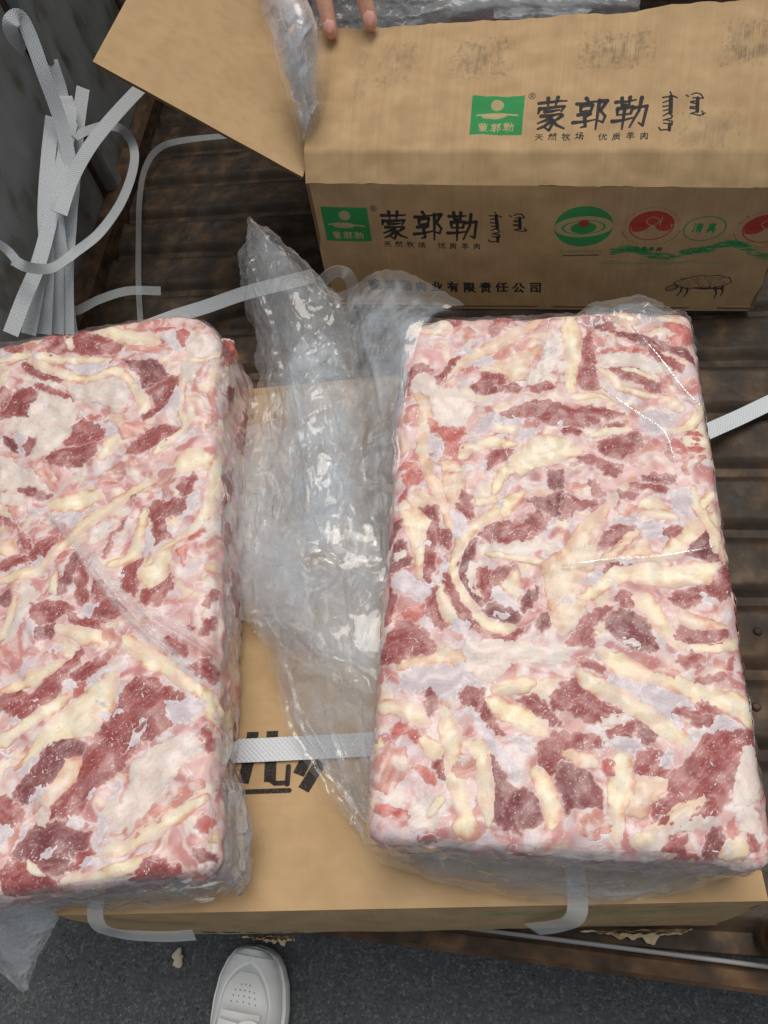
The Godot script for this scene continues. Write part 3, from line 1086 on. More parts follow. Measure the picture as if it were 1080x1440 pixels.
func smear(img: Image, at: Vector2, r: Vector2, alpha: float, s: float) -> void:   # grey ink set off by the corrugation
	for y in range(int(at.y - r.y), int(at.y + r.y)):
		for x in range(int(at.x - r.x), int(at.x + r.x)):
			var q := (Vector2(x, y) - at) / r
			var e := 1.0 - smoothstep(0.45, 1.0, maxf(absf(q.x), absf(q.y)) + n_mid.get_noise_2d(x * 0.12 + s, y * 0.12) * 0.5)
			var bars := clampf(0.34 + 0.75 * n_hi.get_noise_2d(x * 0.5 + s * 9.0, y * 0.012) + 0.7 * n_mid.get_noise_2d(x * 0.06, y * 0.04 + s), 0.0, 1.0) * 0.75
			put(img, x, y, Color(0.28, 0.25, 0.22), e * alpha * bars * 0.75)

const INK := Color(0.13, 0.12, 0.14)
const GREEN := Color(0.07, 0.52, 0.27)
const RED := Color(0.66, 0.17, 0.15)

func brand_row(img: Image, logo: Vector2, k: float) -> void:               # green badge, brush name, sub line, script; k pixels per mm, logo = its upper left corner in mm
	var o := logo * k
	var hole := kraft_color(1.0).linear_to_srgb()
	rect(img, o, o + Vector2(69, 55) * k, GREEN)
	ellipse(img, o + Vector2(34, 13) * k, Vector2(8.6, 7.6) * k, hole, 0.95)
	var hill := PackedVector2Array([o + Vector2(8, 28) * k, o + Vector2(20, 26) * k, o + Vector2(34, 28.5) * k, o + Vector2(50, 27.5) * k, o + Vector2(61, 29) * k])
	stroke(img, hill, 2.4 * k, 2.4 * k, hole, 0.95, 0.1)
	ellipse(img, o + Vector2(31, 28.5) * k, Vector2(17, 4.6) * k, hole, 0.95, -0.03)
	text(img, "蒙郭勒", o + Vector2(11, 39) * k, Vector2(13, 12) * k, 16.5 * k, 1.5 * k, hole, true)
	ellipse(img, o + Vector2(78, 1.5) * k, Vector2(4.6, 4.6) * k, INK, 0.9, 0.0, 0.82)
	stroke(img, PackedVector2Array([o + Vector2(76.3, 4) * k, o + Vector2(76.3, -1) * k, o + Vector2(79.5, -0.6) * k, o + Vector2(79.4, 1.4) * k, o + Vector2(76.5, 1.8) * k]), 0.8 * k, 0.8 * k, INK)
	stroke(img, PackedVector2Array([o + Vector2(77.8, 1.8) * k, o + Vector2(80, 4.2) * k]), 0.8 * k, 0.8 * k, INK)
	text(img, "蒙郭勒", o + Vector2(84, 5.5) * k, Vector2(41, 44) * k, 49 * k, 4.3 * k, INK, true, 0.06)
	text(img, "天然牧场", o + Vector2(86, 53) * k, Vector2(11, 10) * k, 17 * k, 1.25 * k, INK, false, 0.0, 0.9)
	text(img, "优质羊肉", o + Vector2(166, 53) * k, Vector2(11, 10) * k, 17 * k, 1.25 * k, INK, false, 0.0, 0.9)
	glyph(img, MONGOL_A, o + Vector2(237, 4) * k, Vector2(34, 48) * k, 1.9 * k, INK)
	stroke(img, PackedVector2Array([o + Vector2(250, 10) * k, o + Vector2(251.5, 29) * k]), 5.0 * k, 5.0 * k, INK)
	stroke(img, PackedVector2Array([o + Vector2(252, 43) * k, o + Vector2(252, 51) * k]), 4.2 * k, 4.2 * k, INK)
	glyph(img, MONGOL_B, o + Vector2(266, 3) * k, Vector2(34, 42) * k, 1.8 * k, INK)
	stroke(img, PackedVector2Array([o + Vector2(282, 12) * k, o + Vector2(283, 28) * k]), 4.6 * k, 4.6 * k, INK)

func low_print(img: Image, k: float) -> void:                                # what shows on the near carton: smeared green and red on its right
	for n in 160:
		var x := rng.randf_range(380, 600)
		stroke(img, PackedVector2Array([Vector2(x, rng.randf_range(20, 60)) * k, Vector2(x + rng.randf_range(10, 40), rng.randf_range(20, 60)) * k]), rng.randf_range(0.8, 2.4) * k, 0.4 * k, GREEN, rng.randf_range(0.1, 0.35))
	for n in 40:
		var x := rng.randf_range(470, 560)
		stroke(img, PackedVector2Array([Vector2(x, rng.randf_range(8, 26)) * k, Vector2(x + rng.randf_range(10, 30), rng.randf_range(8, 26)) * k]), rng.randf_range(0.8, 2.4) * k, 0.4 * k, RED, rng.randf_range(0.15, 0.45))
	for n in 60:
		var x := rng.randf_range(400, 560)
		stroke(img, PackedVector2Array([Vector2(x, rng.randf_range(130, 190)) * k, Vector2(x + rng.randf_range(3, 14), rng.randf_range(130, 190)) * k]), rng.randf_range(0.8, 2.0) * k, 0.4 * k, INK, 0.5)

func flap_image() -> Image:
	var k := 3.0
	var w := int(642 * k)
	var h := int(236 * k)
	var img := kraft_image(w, h, 201)
	for q in [[235, 60, 42, 34, 0.75, 3.0], [408, 56, 48, 30, 0.85, 9.0], [118, 62, 34, 40, 0.45, 14.0], [562, 60, 34, 34, 0.8, 21.0], [525, 172, 40, 26, 0.4, 33.0], [330, 150, 60, 8, 0.2, 41.0], [70, 80, 10, 50, 0.35, 51.0]]:
		smear(img, Vector2(q[0], q[1]) * k, Vector2(q[2], q[3]) * k, q[4], q[5])
	brand_row(img, Vector2(227, 119), k)
	return img

func seal(img: Image, at: Vector2, k: float) -> void:
	ellipse(img, at, Vector2(29, 23) * k, RED, 0.9, -0.08, 0.93)
	ellipse(img, at + Vector2(0, -1) * k, Vector2(27, 21) * k, RED, 0.92, -0.08, 0.0, 1)
	ellipse(img, at + Vector2(-14, 2) * k, Vector2(12, 7) * k, RED, 0.85, -0.3)
	ellipse(img, at + Vector2(15, 1) * k, Vector2(11, 7) * k, RED, 0.85, 0.3)
	var pale := kraft_color(0.9).linear_to_srgb()
	ellipse(img, at + Vector2(1, -7) * k, Vector2(9, 7) * k, pale, 0.85, 0.0, 0.78)
	stroke(img, PackedVector2Array([at + Vector2(12, -13) * k, at + Vector2(11, -1) * k]), 1.8 * k, 1.8 * k, pale)
	for n in 26:                                                          # the ring of tiny lettering above and the row below
		var a := -PI * 0.92 + n / 25.0 * PI * 0.84
		var p := at + Vector2(cos(a) * 35, sin(a) * 28) * k
		stroke(img, PackedVector2Array([p, p + Vector2(rng.randf_range(-1.5, 1.5), rng.randf_range(-2, 2)) * k]), 1.2 * k, 1.0 * k, RED, 0.75)
		var b := PI * 0.08 + n / 25.0 * PI * 0.84
		p = at + Vector2(cos(b) * 39, sin(b) * 31) * k
		stroke(img, PackedVector2Array([p, p + Vector2(rng.randf_range(-1.2, 1.2), rng.randf_range(-1.6, 1.6)) * k]), 1.1 * k, 0.9 * k, INK, 0.75)

func front_image(s: int, badge := true) -> Image:
	var k := 3.0
	var w := int(636 * k)
	var h := int(213 * k)
	var img := kraft_image(w, h, s)
	if badge:
		brand_row(img, Vector2(14, 35), k)
	text(img, "蒙郭勒肉业有限责任公司", Vector2(66, 158) * k, Vector2(18, 20) * k, 24.6 * k, 3.0 * k, INK, false, 0.0, 0.95)
	if not badge:
		low_print(img, k)
		return img
	# eye-shaped green mark
	var e := Vector2(382, 60) * k
	ellipse(img, e, Vector2(39, 31) * k, GREEN, 0.9, -0.05)
	ellipse(img, e, Vector2(39, 16) * k, kraft_color(1.0).linear_to_srgb(), 0.96, -0.05)
	ellipse(img, e + Vector2(0, 1) * k, Vector2(29, 11) * k, GREEN, 0.85, -0.05, 0.9)
	ellipse(img, e + Vector2(0, 2) * k, Vector2(17, 9) * k, GREEN, 0.9, -0.05)
	ellipse(img, e + Vector2(0, -5) * k, Vector2(7, 6) * k, RED, 0.95)
	for n in 16:
		stroke(img, PackedVector2Array([e + Vector2(-28 + n * 3.6, 38) * k, e + Vector2(-27 + n * 3.6, 41) * k]), 1.5 * k, 1.0 * k, GREEN, 0.8)
		stroke(img, PackedVector2Array([e + Vector2(-24 + n * 3.1, 46) * k, e + Vector2(-22.5 + n * 3.1, 46.5) * k]), 2.0 * k, 1.6 * k, INK, 0.85)
	seal(img, Vector2(470, 58) * k, k)
	seal(img, Vector2(614, 62) * k, k)
	text(img, "优质羊肉", Vector2(452, 92) * k, Vector2(8, 8) * k, 10 * k, 1.1 * k, INK, true, 0.1, 0.9)
	ellipse(img, Vector2(538, 62) * k, Vector2(27, 19) * k, GREEN, 0.9, -0.14, 0.93)
	text(img, "清真", Vector2(523, 53) * k, Vector2(13, 15) * k, 17 * k, 1.7 * k, GREEN, false, 0.08)
	# brushed green pasture
	for n in 520:
		var x := rng.randf_range(420, 634)
		var hump := maxf(0.0, sin((x - 420) * 0.045 + 0.6)) * 12.0 + maxf(0.0, sin((x - 500) * 0.03)) * 13.0
		var y := 104 - hump + rng.randf_range(-1.5, 9.0)
		stroke(img, PackedVector2Array([Vector2(x, y) * k, Vector2(x + rng.randf_range(4, 16), y + rng.randf_range(-2.2, 1.4)) * k]), rng.randf_range(0.6, 2.0) * k, 0.3 * k, GREEN, rng.randf_range(0.3, 0.85))
	for n in 40:
		var x := rng.randf_range(400, 560)
		stroke(img, PackedVector2Array([Vector2(x, rng.randf_range(114, 124)) * k, Vector2(x + 40, rng.randf_range(114, 124)) * k]), 0.9 * k, 0.2 * k, GREEN, 0.22)
	# grazing sheep, an engraving in black
	var b := Vector2(505, 134) * k
	var body := PackedVector2Array()
	for n in 41:
		var a := n / 40.0 * TAU
		body.append(b + Vector2(50 + cos(a) * 38 + sin(a * 7.0) * 1.5, 22 + sin(a) * 13 + cos(a * 9.0) * 1.2 - cos(a) * 3.0) * k)
	stroke(img, body, 1.3 * k, 1.3 * k, INK, 0.9)
	for n in 120:
		var x := rng.randf_range(18, 84)
		var y := 22 + rng.randf_range(-11, 11)
		stroke(img, PackedVector2Array([b + Vector2(x, y) * k, b + Vector2(x + rng.randf_range(-2, 2), y + rng.randf_range(2, 5)) * k]), 0.8 * k, 0.4 * k, INK, 0.8 if y > 28 else 0.5)
	for n in 40:
		var x := rng.randf_range(40, 76)
		stroke(img, PackedVector2Array([b + Vector2(x, 33) * k, b + Vector2(x + 5, 34) * k]), 2.2 * k, 1.0 * k, INK, 0.8)
	for l in [[24, 32, 20, 50], [32, 34, 30, 52], [70, 34, 72, 52], [78, 30, 80, 48]]:
		stroke(img, PackedVector2Array([b + Vector2(l[0], l[1]) * k, b + Vector2((l[0] + l[2]) * 0.5 + 2, (l[1] + l[3]) * 0.5) * k, b + Vector2(l[2], l[3]) * k]), 3.2 * k, 1.6 * k, INK, 0.85)
	ellipse(img, b + Vector2(10, 33) * k, Vector2(10, 6.5) * k, INK, 0.55, -0.5)
	ellipse(img, b + Vector2(9, 33) * k, Vector2(7, 4) * k, kraft_color(0.9).linear_to_srgb(), 0.6, -0.5)
	smear(img, Vector2(150, 110) * k, Vector2(120, 60) * k, 0.10, 71.0)
	smear(img, Vector2(420, 150) * k, Vector2(100, 50) * k, 0.10, 81.0)
	return img

func lid_image() -> Image:                                                 # top of a closed carton, with two big characters on its middle line
	var k := 2.5
	var img := kraft_image(int(620 * k), int(310 * k), 231, false)
	var black := Color(0.09, 0.08, 0.09)
	glyph(img, "6,0 6,96/29,0 28,40 22,84/49,0 49,84/86,44 77,74/99,54 82,98", Vector2(147, 133) * k, Vector2(98, 64) * k, 11.5 * k, black, false, 0.0, 0.97, true)
	glyph(img, "47,78 54,86 66,86/66,88 67,60/10,82 20,98 68,98", Vector2(147, 133) * k, Vector2(98, 64) * k, 5.0 * k, black, false, 0.0, 0.97)
	smear(img, Vector2(250, 240) * k, Vector2(160, 40) * k, 0.07, 15.0)
	smear(img, Vector2(160, 260) * k, Vector2(40, 30) * k, 0.10, 45.0)
	return img

# ---------------------------------------------------------------- cartons
func board(called: String, a: Vector3, b: Vector3, c: Vector3, d: Vector3, thick: float, printed: Material, parent: Node, sag := 0.0, wavy := 0.0012, uv_of := Rect2(0, 0, 1, 1), label := "") -> MeshInstance3D:
	# corrugated board with outer corners a (u0 v0), b (u1 v0), c (u1 v1), d (u0 v1); v = 0 is the upper edge of the print; the outside lies towards (b-a) x (d-a) reversed
	var out := (d - a).cross(b - a).normalized()
	var nu := 60
	var nv := 28
	var f := func(u: float, v: float) -> Vector3:
		var p := a.lerp(b, u).lerp(d.lerp(c, u), v)
		var w := n_lo.get_noise_3dv(p * 9.0) * 1.6 + n_mid.get_noise_3dv(p * 40.0) * 0.25
		return p + out * (wavy * w * minf(1.0, 8.0 * minf(minf(u, 1.0 - u), minf(v, 1.0 - v)) + 0.25) + sag * 4.0 * u * (1.0 - u) * sin(PI * v))
	var am := ArrayMesh.new()
	for face in 2:
		var v := PackedVector3Array()
		var uv := PackedVector2Array()
		for j in nv:
			for i in nu:
				var s := Vector2(float(i) / (nu - 1), float(j) / (nv - 1))
				v.append(f.call(s.x, s.y) - out * (thick if face else 0.0))
				uv.append(uv_of.position + s * uv_of.size)
		var m := smooth_mesh(v, grid_idx(nu, nv, face == 1), PackedColorArray(), uv)
		am.add_surface_from_arrays(Mesh.PRIMITIVE_TRIANGLES, m.surface_get_arrays(0))
	var ev := PackedVector3Array()
	var ei := PackedInt32Array()
	for side in 4:
		var n := nu if side < 2 else nv
		var first := ev.size()
		for k in n:
			var t := float(k) / (n - 1)
			var s: Vector2 = [Vector2(t, 0), Vector2(t, 1), Vector2(0, t), Vector2(1, t)][side]
			var p: Vector3 = f.call(s.x, s.y)
			ev.append(p)
			ev.append(p - out * thick)
		for k in n - 1:
			var q := first + k * 2
			ei.append_array([q, q + 1, q + 2, q + 1, q + 3, q + 2])
	var em := smooth_mesh(ev, ei)
	am.add_surface_from_arrays(Mesh.PRIMITIVE_TRIANGLES, em.surface_get_arrays(0))
	am.surface_set_material(0, printed)
	am.surface_set_material(1, mats["kraft"])
	am.surface_set_material(2, mats["kraft_edge"])
	return part(called, am, null, parent, label)

func printed_mat(called: String, img: Image) -> StandardMaterial3D:
	var m := mat(called, Color(1, 1, 1), 0.82)
	m.albedo_texture = ImageTexture.create_from_image(img)
	m.heightmap_enabled = true
	var n := noise(77, 0.02, 4)
	m.heightmap_texture = noise_tex(n, 512)
	m.heightmap_scale = 0.012
	m.texture_repeat = false
	return m

func torn_edge(at: Vector3, along: Vector3, length: float, drop: float, parent: Node) -> void:
	for k in 3:
		var f := func(u: float, v: float) -> Vector3:
			var e := drop * pow(sin(PI * clampf(u, 0.02, 0.98)), 1.5) * clampf(0.6 + 1.1 * n_mid.get_noise_2d(u * 5.5 + k * 31.0, 3.0) + 0.25 * n_hi.get_noise_2d(u * 16.0, k * 9.0), 0.1, 1.4)
			var curl := 0.7 + 0.5 * n_mid.get_noise_2d(u * 10.0, k * 20.0 + 7.0)
			return at + along * ((u - 0.5) * length * (1.0 - 0.2 * k) + 0.006 * k) + Vector3(0, 0.012 - (0.012 + e) * v, 0.0015 + 0.0015 * k + e * v * v * curl * (0.6 + 0.3 * k) + 0.0018 * n_mid.get_noise_2d(u * 20.0, v * 5.0 + k))
		part("torn_edge", grid_mesh(60, 9, f), mats["torn_paper" if k != 1 else "kraft"], parent, "ragged torn lower edge" if k == 0 else "")

# ---------------------------------------------------------------- hand
func hand_mesh(bones: Array, cell: float) -> ArrayMesh:                    # surface nets round tapered capsules joined with a smooth minimum
	var lo := Vector3.ONE * 1e9
	var hi := -lo
	for b in bones:
		lo = lo.min(b[0] - Vector3.ONE * (b[2] + 0.02)).min(b[1] - Vector3.ONE * (b[3] + 0.02))
		hi = hi.max(b[0] + Vector3.ONE * (b[2] + 0.02)).max(b[1] + Vector3.ONE * (b[3] + 0.02))
	var n := Vector3i((hi - lo) / cell) + Vector3i.ONE * 2
	var f := PackedFloat32Array()
	f.resize(n.x * n.y * n.z)
	f.fill(0.05)
	for b in bones:
		var r: float = maxf(b[2], b[3]) + 0.016
		var a: Vector3 = b[0]
		var c: Vector3 = b[1]
		var l0 := Vector3i(((a.min(c) - Vector3.ONE * r) - lo) / cell).clamp(Vector3i.ZERO, n - Vector3i.ONE)
		var l1 := Vector3i(((a.max(c) + Vector3.ONE * r) - lo) / cell).clamp(Vector3i.ZERO, n - Vector3i.ONE)
		var blend: float = b[4]
		for z in range(l0.z, l1.z + 1):
			for y in range(l0.y, l1.y + 1):
				for x in range(l0.x, l1.x + 1):
					var p := lo + Vector3(x, y, z) * cell
					var t := clampf((p - a).dot(c - a) / maxf((c - a).length_squared(), 1e-9), 0.0, 1.0)
					var d := p.distance_to(a.lerp(c, t)) - lerpf(b[2], b[3], t)
					var q := x + n.x * (y + n.y * z)
					var h := maxf(blend - absf(f[q] - d), 0.0) / blend
					f[q] = minf(f[q], d) - h * h * blend * 0.25
	var at := PackedInt32Array()
	at.resize(f.size())
	at.fill(-1)
	var v := PackedVector3Array()
	for z in n.z - 1:
		for y in n.y - 1:
			for x in n.x - 1:
				var sum := Vector3.ZERO
				var cnt := 0
				for e in 12:
					var ax := e / 4
					var o := Vector3i.ZERO
					o[(ax + 1) % 3] = e & 1
					o[(ax + 2) % 3] = (e >> 1) & 1
					var p := o
					p[ax] = 1
					var fa := f[x + o.x + n.x * (y + o.y + n.y * (z + o.z))]
					var fb := f[x + p.x + n.x * (y + p.y + n.y * (z + p.z))]
					if (fa < 0.0) != (fb < 0.0):
						sum += Vector3(o).lerp(Vector3(p), fa / (fa - fb))
						cnt += 1
				if cnt:
					at[x + n.x * (y + n.y * z)] = v.size()
					v.append(lo + (Vector3(x, y, z) + sum / cnt) * cell)
	var idx := PackedInt32Array()
	for z in range(1, n.z - 1):
		for y in range(1, n.y - 1):
			for x in range(1, n.x - 1):
				var here := f[x + n.x * (y + n.y * z)] < 0.0
				for ax in 3:
					var o := Vector3i.ZERO
					o[ax] = 1
					if here == (f[x + o.x + n.x * (y + o.y + n.y * (z + o.z))] < 0.0):
						continue
					var uu := Vector3i.ZERO
					var ww := Vector3i.ZERO
					uu[(ax + 1) % 3] = 1
					ww[(ax + 2) % 3] = 1
					var q := []
					for c in [Vector3i.ZERO, uu, uu + ww, ww]:
						q.append(at[x - c.x + n.x * (y - c.y + n.y * (z - c.z))])
					if q.min() < 0:
						continue
					if here:
						idx.append_array([q[0], q[2], q[1], q[0], q[3], q[2]])
					else:
						idx.append_array([q[0], q[1], q[2], q[0], q[2], q[3]])
	return smooth_mesh(v, idx)

func nail_mesh(at: Vector3, along: Vector3, up: Vector3, length: float, width: float) -> ArrayMesh:
	var side := along.cross(up).normalized()
	return grid_mesh(13, 15, func(u: float, v: float) -> Vector3:
		var a := u * 2.0 - 1.0
		var t := v * 2.0 - 1.0
		var w := width * 0.5 * pow(maxf(1.0 - pow(absf(t * 0.985), 2.6), 0.0), 0.5)
		return at + along * t * length * 0.5 + side * a * w + up * (-0.42 * a * a * width * 0.5 - 0.06 * t * t * length))

# ---------------------------------------------------------------- the scene
func _ready() -> void:
	rng.seed = 4242
	n_lo = noise(3, 1.0, 2)
	n_mid = noise(8, 0.35, 2)
	n_hi = noise(12, 0.5, 2)
	n_cell = noise(14, 1.0, 1, FastNoiseLite.TYPE_CELLULAR)
	n_cell.cellular_return_type = FastNoiseLite.RETURN_DISTANCE
	n_ridge = noise(19, 1.0, 1)
	# camera: held at chest height, looking steeply down
	var cam := Camera3D.new()
	cam.name = "camera"
	cam.transform = Transform3D(Basis(Vector3(0.9892, -0.1287, -0.0695), Vector3(-0.0001, 0.4748, -0.8801), Vector3(0.1463, 0.8707, 0.4696)).orthonormalized(), Vector3(0, 1.30, 0))
	cam.fov = 67.27
	cam.near = 0.02
	cam.far = 300.0
	add_child(cam)
	cam.current = true
	# overcast sky and a faint, very soft sun from behind the load
	var env := Environment.new()
	var sky := Sky.new()
	var sm := ProceduralSkyMaterial.new()
	sm.sky_top_color = Color(0.97, 0.985, 1.0)
	sm.sky_horizon_color = Color(0.26, 0.27, 0.285)
	sm.sky_curve = 1.8
	sm.ground_horizon_color = Color(0.14, 0.14, 0.14)
	sm.ground_bottom_color = Color(0.10, 0.10, 0.10)
	sky.sky_material = sm
	env.background_mode = Environment.BG_SKY
	env.sky = sky
	env.background_energy_multiplier = 0.78
	env.tonemap_mode = Environment.TONE_MAPPER_LINEAR
	env.tonemap_exposure = 1.72
	env.sdfgi_enabled = true
	env.ssao_enabled = true
	env.ssil_enabled = true
	var we := WorldEnvironment.new()
	we.name = "world"
	we.environment = env
	add_child(we)
	var sun := DirectionalLight3D.new()
	sun.name = "sun"
	sun.light_energy = 0.42
	sun.light_angular_distance = 38.0
	sun.light_color = Color(1.0, 0.97, 0.93)
	sun.shadow_enabled = true
	sun.rotation_degrees = Vector3(-71, 165, 0)
	add_child(sun)
	make_materials()
	build_ground()
	build_truck()
	build_cartons()
	build_meat()
	build_film()
	build_straps()
	build_people()

func build_ground() -> void:
	var pm := PlaneMesh.new()
	pm.size = Vector2(120, 120)
	pm.subdivide_width = 8
	pm.subdivide_depth = 8
	var g := part("ground", pm, mats["asphalt"], self)
	g.set_meta("kind", "structure")
	g.set_meta("label", "dark grey asphalt under the truck")
	# loose grit bedded in the asphalt
	var sm := SphereMesh.new()
	sm.radius = 0.5
	sm.height = 0.8
	sm.radial_segments = 7
	sm.rings = 4
	var mm := MultiMesh.new()
	mm.transform_format = MultiMesh.TRANSFORM_3D
	mm.use_colors = true
	mm.mesh = sm
	mm.instance_count = 9000
	for i in 9000:
		var s := rng.randf_range(0.0016, 0.0046)
		var b := Basis.from_euler(Vector3(rng.randf() * 6.0, rng.randf() * 6.0, rng.randf() * 6.0)).scaled(Vector3(s, s * 0.7, s * rng.randf_range(0.6, 1.0)))
		mm.set_instance_transform(i, Transform3D(b, Vector3(rng.randf_range(-0.95, 0.65), rng.randf_range(-0.0012, 0.0006), rng.randf_range(-0.12, 0.34))))
		var l := rng.randf_range(0.45, 1.1) if rng.randf() < 0.93 else rng.randf_range(1.2, 2.4)
		mm.set_instance_color(i, Color(l, l, l))
	var gm := MultiMeshInstance3D.new()
	gm.name = "asphalt_grit"
	gm.multimesh = mm
	mats["grit"].vertex_color_use_as_albedo = true
	gm.material_override = mats["grit"]
	gm.set_meta("kind", "stuff")
	gm.set_meta("label", "small grit standing out of the asphalt")
	add_child(gm)
	# pale stone chip
	var f := func(u: float, v: float) -> Vector3:
		var a := u * TAU
		var r := 0.012 * (1.0 + 0.35 * sin(a * 2.0 + 0.6) + 0.15 * sin(a * 5.0)) * sin(v * PI)
		return Vector3(cos(a) * r * 0.75, 0.005 * cos(v * PI) + 0.004, sin(a) * r)
	var st := part("stone_chip", grid_mesh(24, 10, f), mats["pale_stone"], self)
	st.position = Vector3(-0.479, 0.001, 0.069)
	st.rotation.y = -0.6
	tag(st, "pale beige stone chip lying on the asphalt left of the shoe", "stone")

func build_truck() -> void:
	var t := thing("truck_bed", "dark rusty steel truck bed with ribbed floor under the cartons", "truck", Vector3(0, BED, 0))
	part("floor_plate", box_mesh(Vector3(2.1, 0.012, 1.8), 0.002, Vector3(0.34, -0.016, -0.895)), mats["bed_steel"], t)
	# pressed ribs across the floor
	for k in 18:
		var z := -0.055 - k * 0.092
		var f := func(u: float, v: float) -> Vector3:
			var x := lerpf(-0.70, 1.38, u)
			var a := v * 2.0 - 1.0
			var h := 0.011 * smoothstep(1.0, 0.68, absf(a))
			return Vector3(x, h - 0.0105 + 0.0012 * n_lo.get_noise_2d(x * 6.0, z * 40.0), z + a * 0.041 + 0.0015 * n_lo.get_noise_2d(x * 4.0, z * 10.0))
		part("floor_rib", grid_mesh(60, 15, f), mats["bed_steel"], t)
	# side wall on the left, with posts, a rail and a rusty foot
	part("side_wall", box_mesh(Vector3(0.02, 0.62, 1.86), 0.003, Vector3(-0.722, 0.30, -0.90)), mats["wall_paint"], t)
	part("wall_foot", box_mesh(Vector3(0.035, 0.055, 1.80), 0.008, Vector3(-0.695, 0.012, -0.90)), mats["rust"], t)
	for k in 2:
		part("wall_post", box_mesh(Vector3(0.028, 0.60, 0.035), 0.005, Vector3(-0.700, 0.30, -1.16 - 0.36 * k)), mats["wall_paint"], t)
		part("post_seam", box_mesh(Vector3(0.006, 0.58, 0.008), 0.001, Vector3(-0.710, 0.30, -1.135 - 0.36 * k)), mats["rust"], t)
	part("wall_rail", box_mesh(Vector3(0.05, 0.03, 1.88), 0.006, Vector3(-0.722, 0.625, -0.90)), mats["wall_paint"], t)
	part("front_wall", box_mesh(Vector3(2.12, 1.25, 0.03), 0.004, Vector3(0.34, 0.60, -1.82)), mats["bed_steel"], t)
	# tail sill seen past the carton
	part("tail_sill", box_mesh(Vector3(2.16, 0.045, 0.022), 0.004, Vector3(0.32, -0.034, 0.014)), mats["rust"], t).rotation.y = -0.045
	part("sill_edge", box_mesh(Vector3(2.14, 0.006, 0.0045), 0.001, Vector3(0.32, -0.008, 0.000)), mats["bare_steel"], t).rotation.y = -0.045
	var post := grid_mesh(28, 12, func(u: float, v: float) -> Vector3:
		var a := u * TAU
		return Vector3(0.272 + cos(a) * 0.017, -0.05 + v * 0.10, -0.012 + sin(a) * 0.017))
	part("hinge_post", post, mats["rust"], t)
	part("hinge_cap", box_mesh(Vector3(0.03, 0.012, 0.03), 0.004, Vector3(0.272, 0.054, -0.012)), mats["rust"], t)
	# floor bolts
	for p in [Vector3(0.305, 0.0, -0.335), Vector3(0.29, 0.0, -0.245)]:
		var b := grid_mesh(13, 8, func(u: float, v: float) -> Vector3:
			var a := u * TAU
			return p + Vector3(cos(a) * 0.0055 * sin(v * PI * 0.5), 0.004 * cos(v * PI * 0.5) + 0.0005, sin(a) * 0.0055 * sin(v * PI * 0.5)))
		part("floor_bolt", b, mats["bed_steel"], t)

func closed_carton(root: Node3D, size: Vector3, front: Material, lid: Material) -> void:
	# local frame: x along the length from the middle, z = 0 the front, y = 0 the underside
	var x := size.x * 0.5
	var y := size.y
	var z := size.z
	var lean := 0.016
	board("front_panel", Vector3(-x, y - 0.002, 0), Vector3(x, y - 0.002, 0), Vector3(x, 0, lean), Vector3(-x, 0, lean), 0.004, front, root, 0.006)
	board("back_panel", Vector3(x, y, -z), Vector3(-x, y, -z), Vector3(-x, 0, -z), Vector3(x, 0, -z), 0.004, mats["kraft"], root)
	board("end_panel", Vector3(-x, y, -z), Vector3(-x, y, 0), Vector3(-x, 0, lean), Vector3(-x, 0, -z), 0.004, mats["kraft"], root)
	board("end_panel", Vector3(x, y, 0), Vector3(x, y, -z), Vector3(x, 0, -z), Vector3(x, 0, lean), 0.004, mats["kraft"], root)
	var m := z * 0.5
	board("lid_flap", Vector3(-x, y + 0.002, -z), Vector3(x, y + 0.002, -z), Vector3(x, y + 0.002, -m - 0.001), Vector3(-x, y + 0.002, -m - 0.001), 0.004, lid, root, -0.003, 0.001, Rect2(0, 0, 1, 0.497))
	board("lid_flap", Vector3(-x, y + 0.002, -m + 0.001), Vector3(x, y + 0.002, -m + 0.001), Vector3(x, y + 0.001, 0), Vector3(-x, y + 0.001, 0), 0.004, lid, root, -0.003, 0.001, Rect2(0, 0.503, 1, 0.497))
	board("bottom_flap", Vector3(-x, 0.005, 0), Vector3(x, 0.005, 0), Vector3(x, 0.005, -z), Vector3(-x, 0.005, -z), 0.004, mats["kraft"], root)

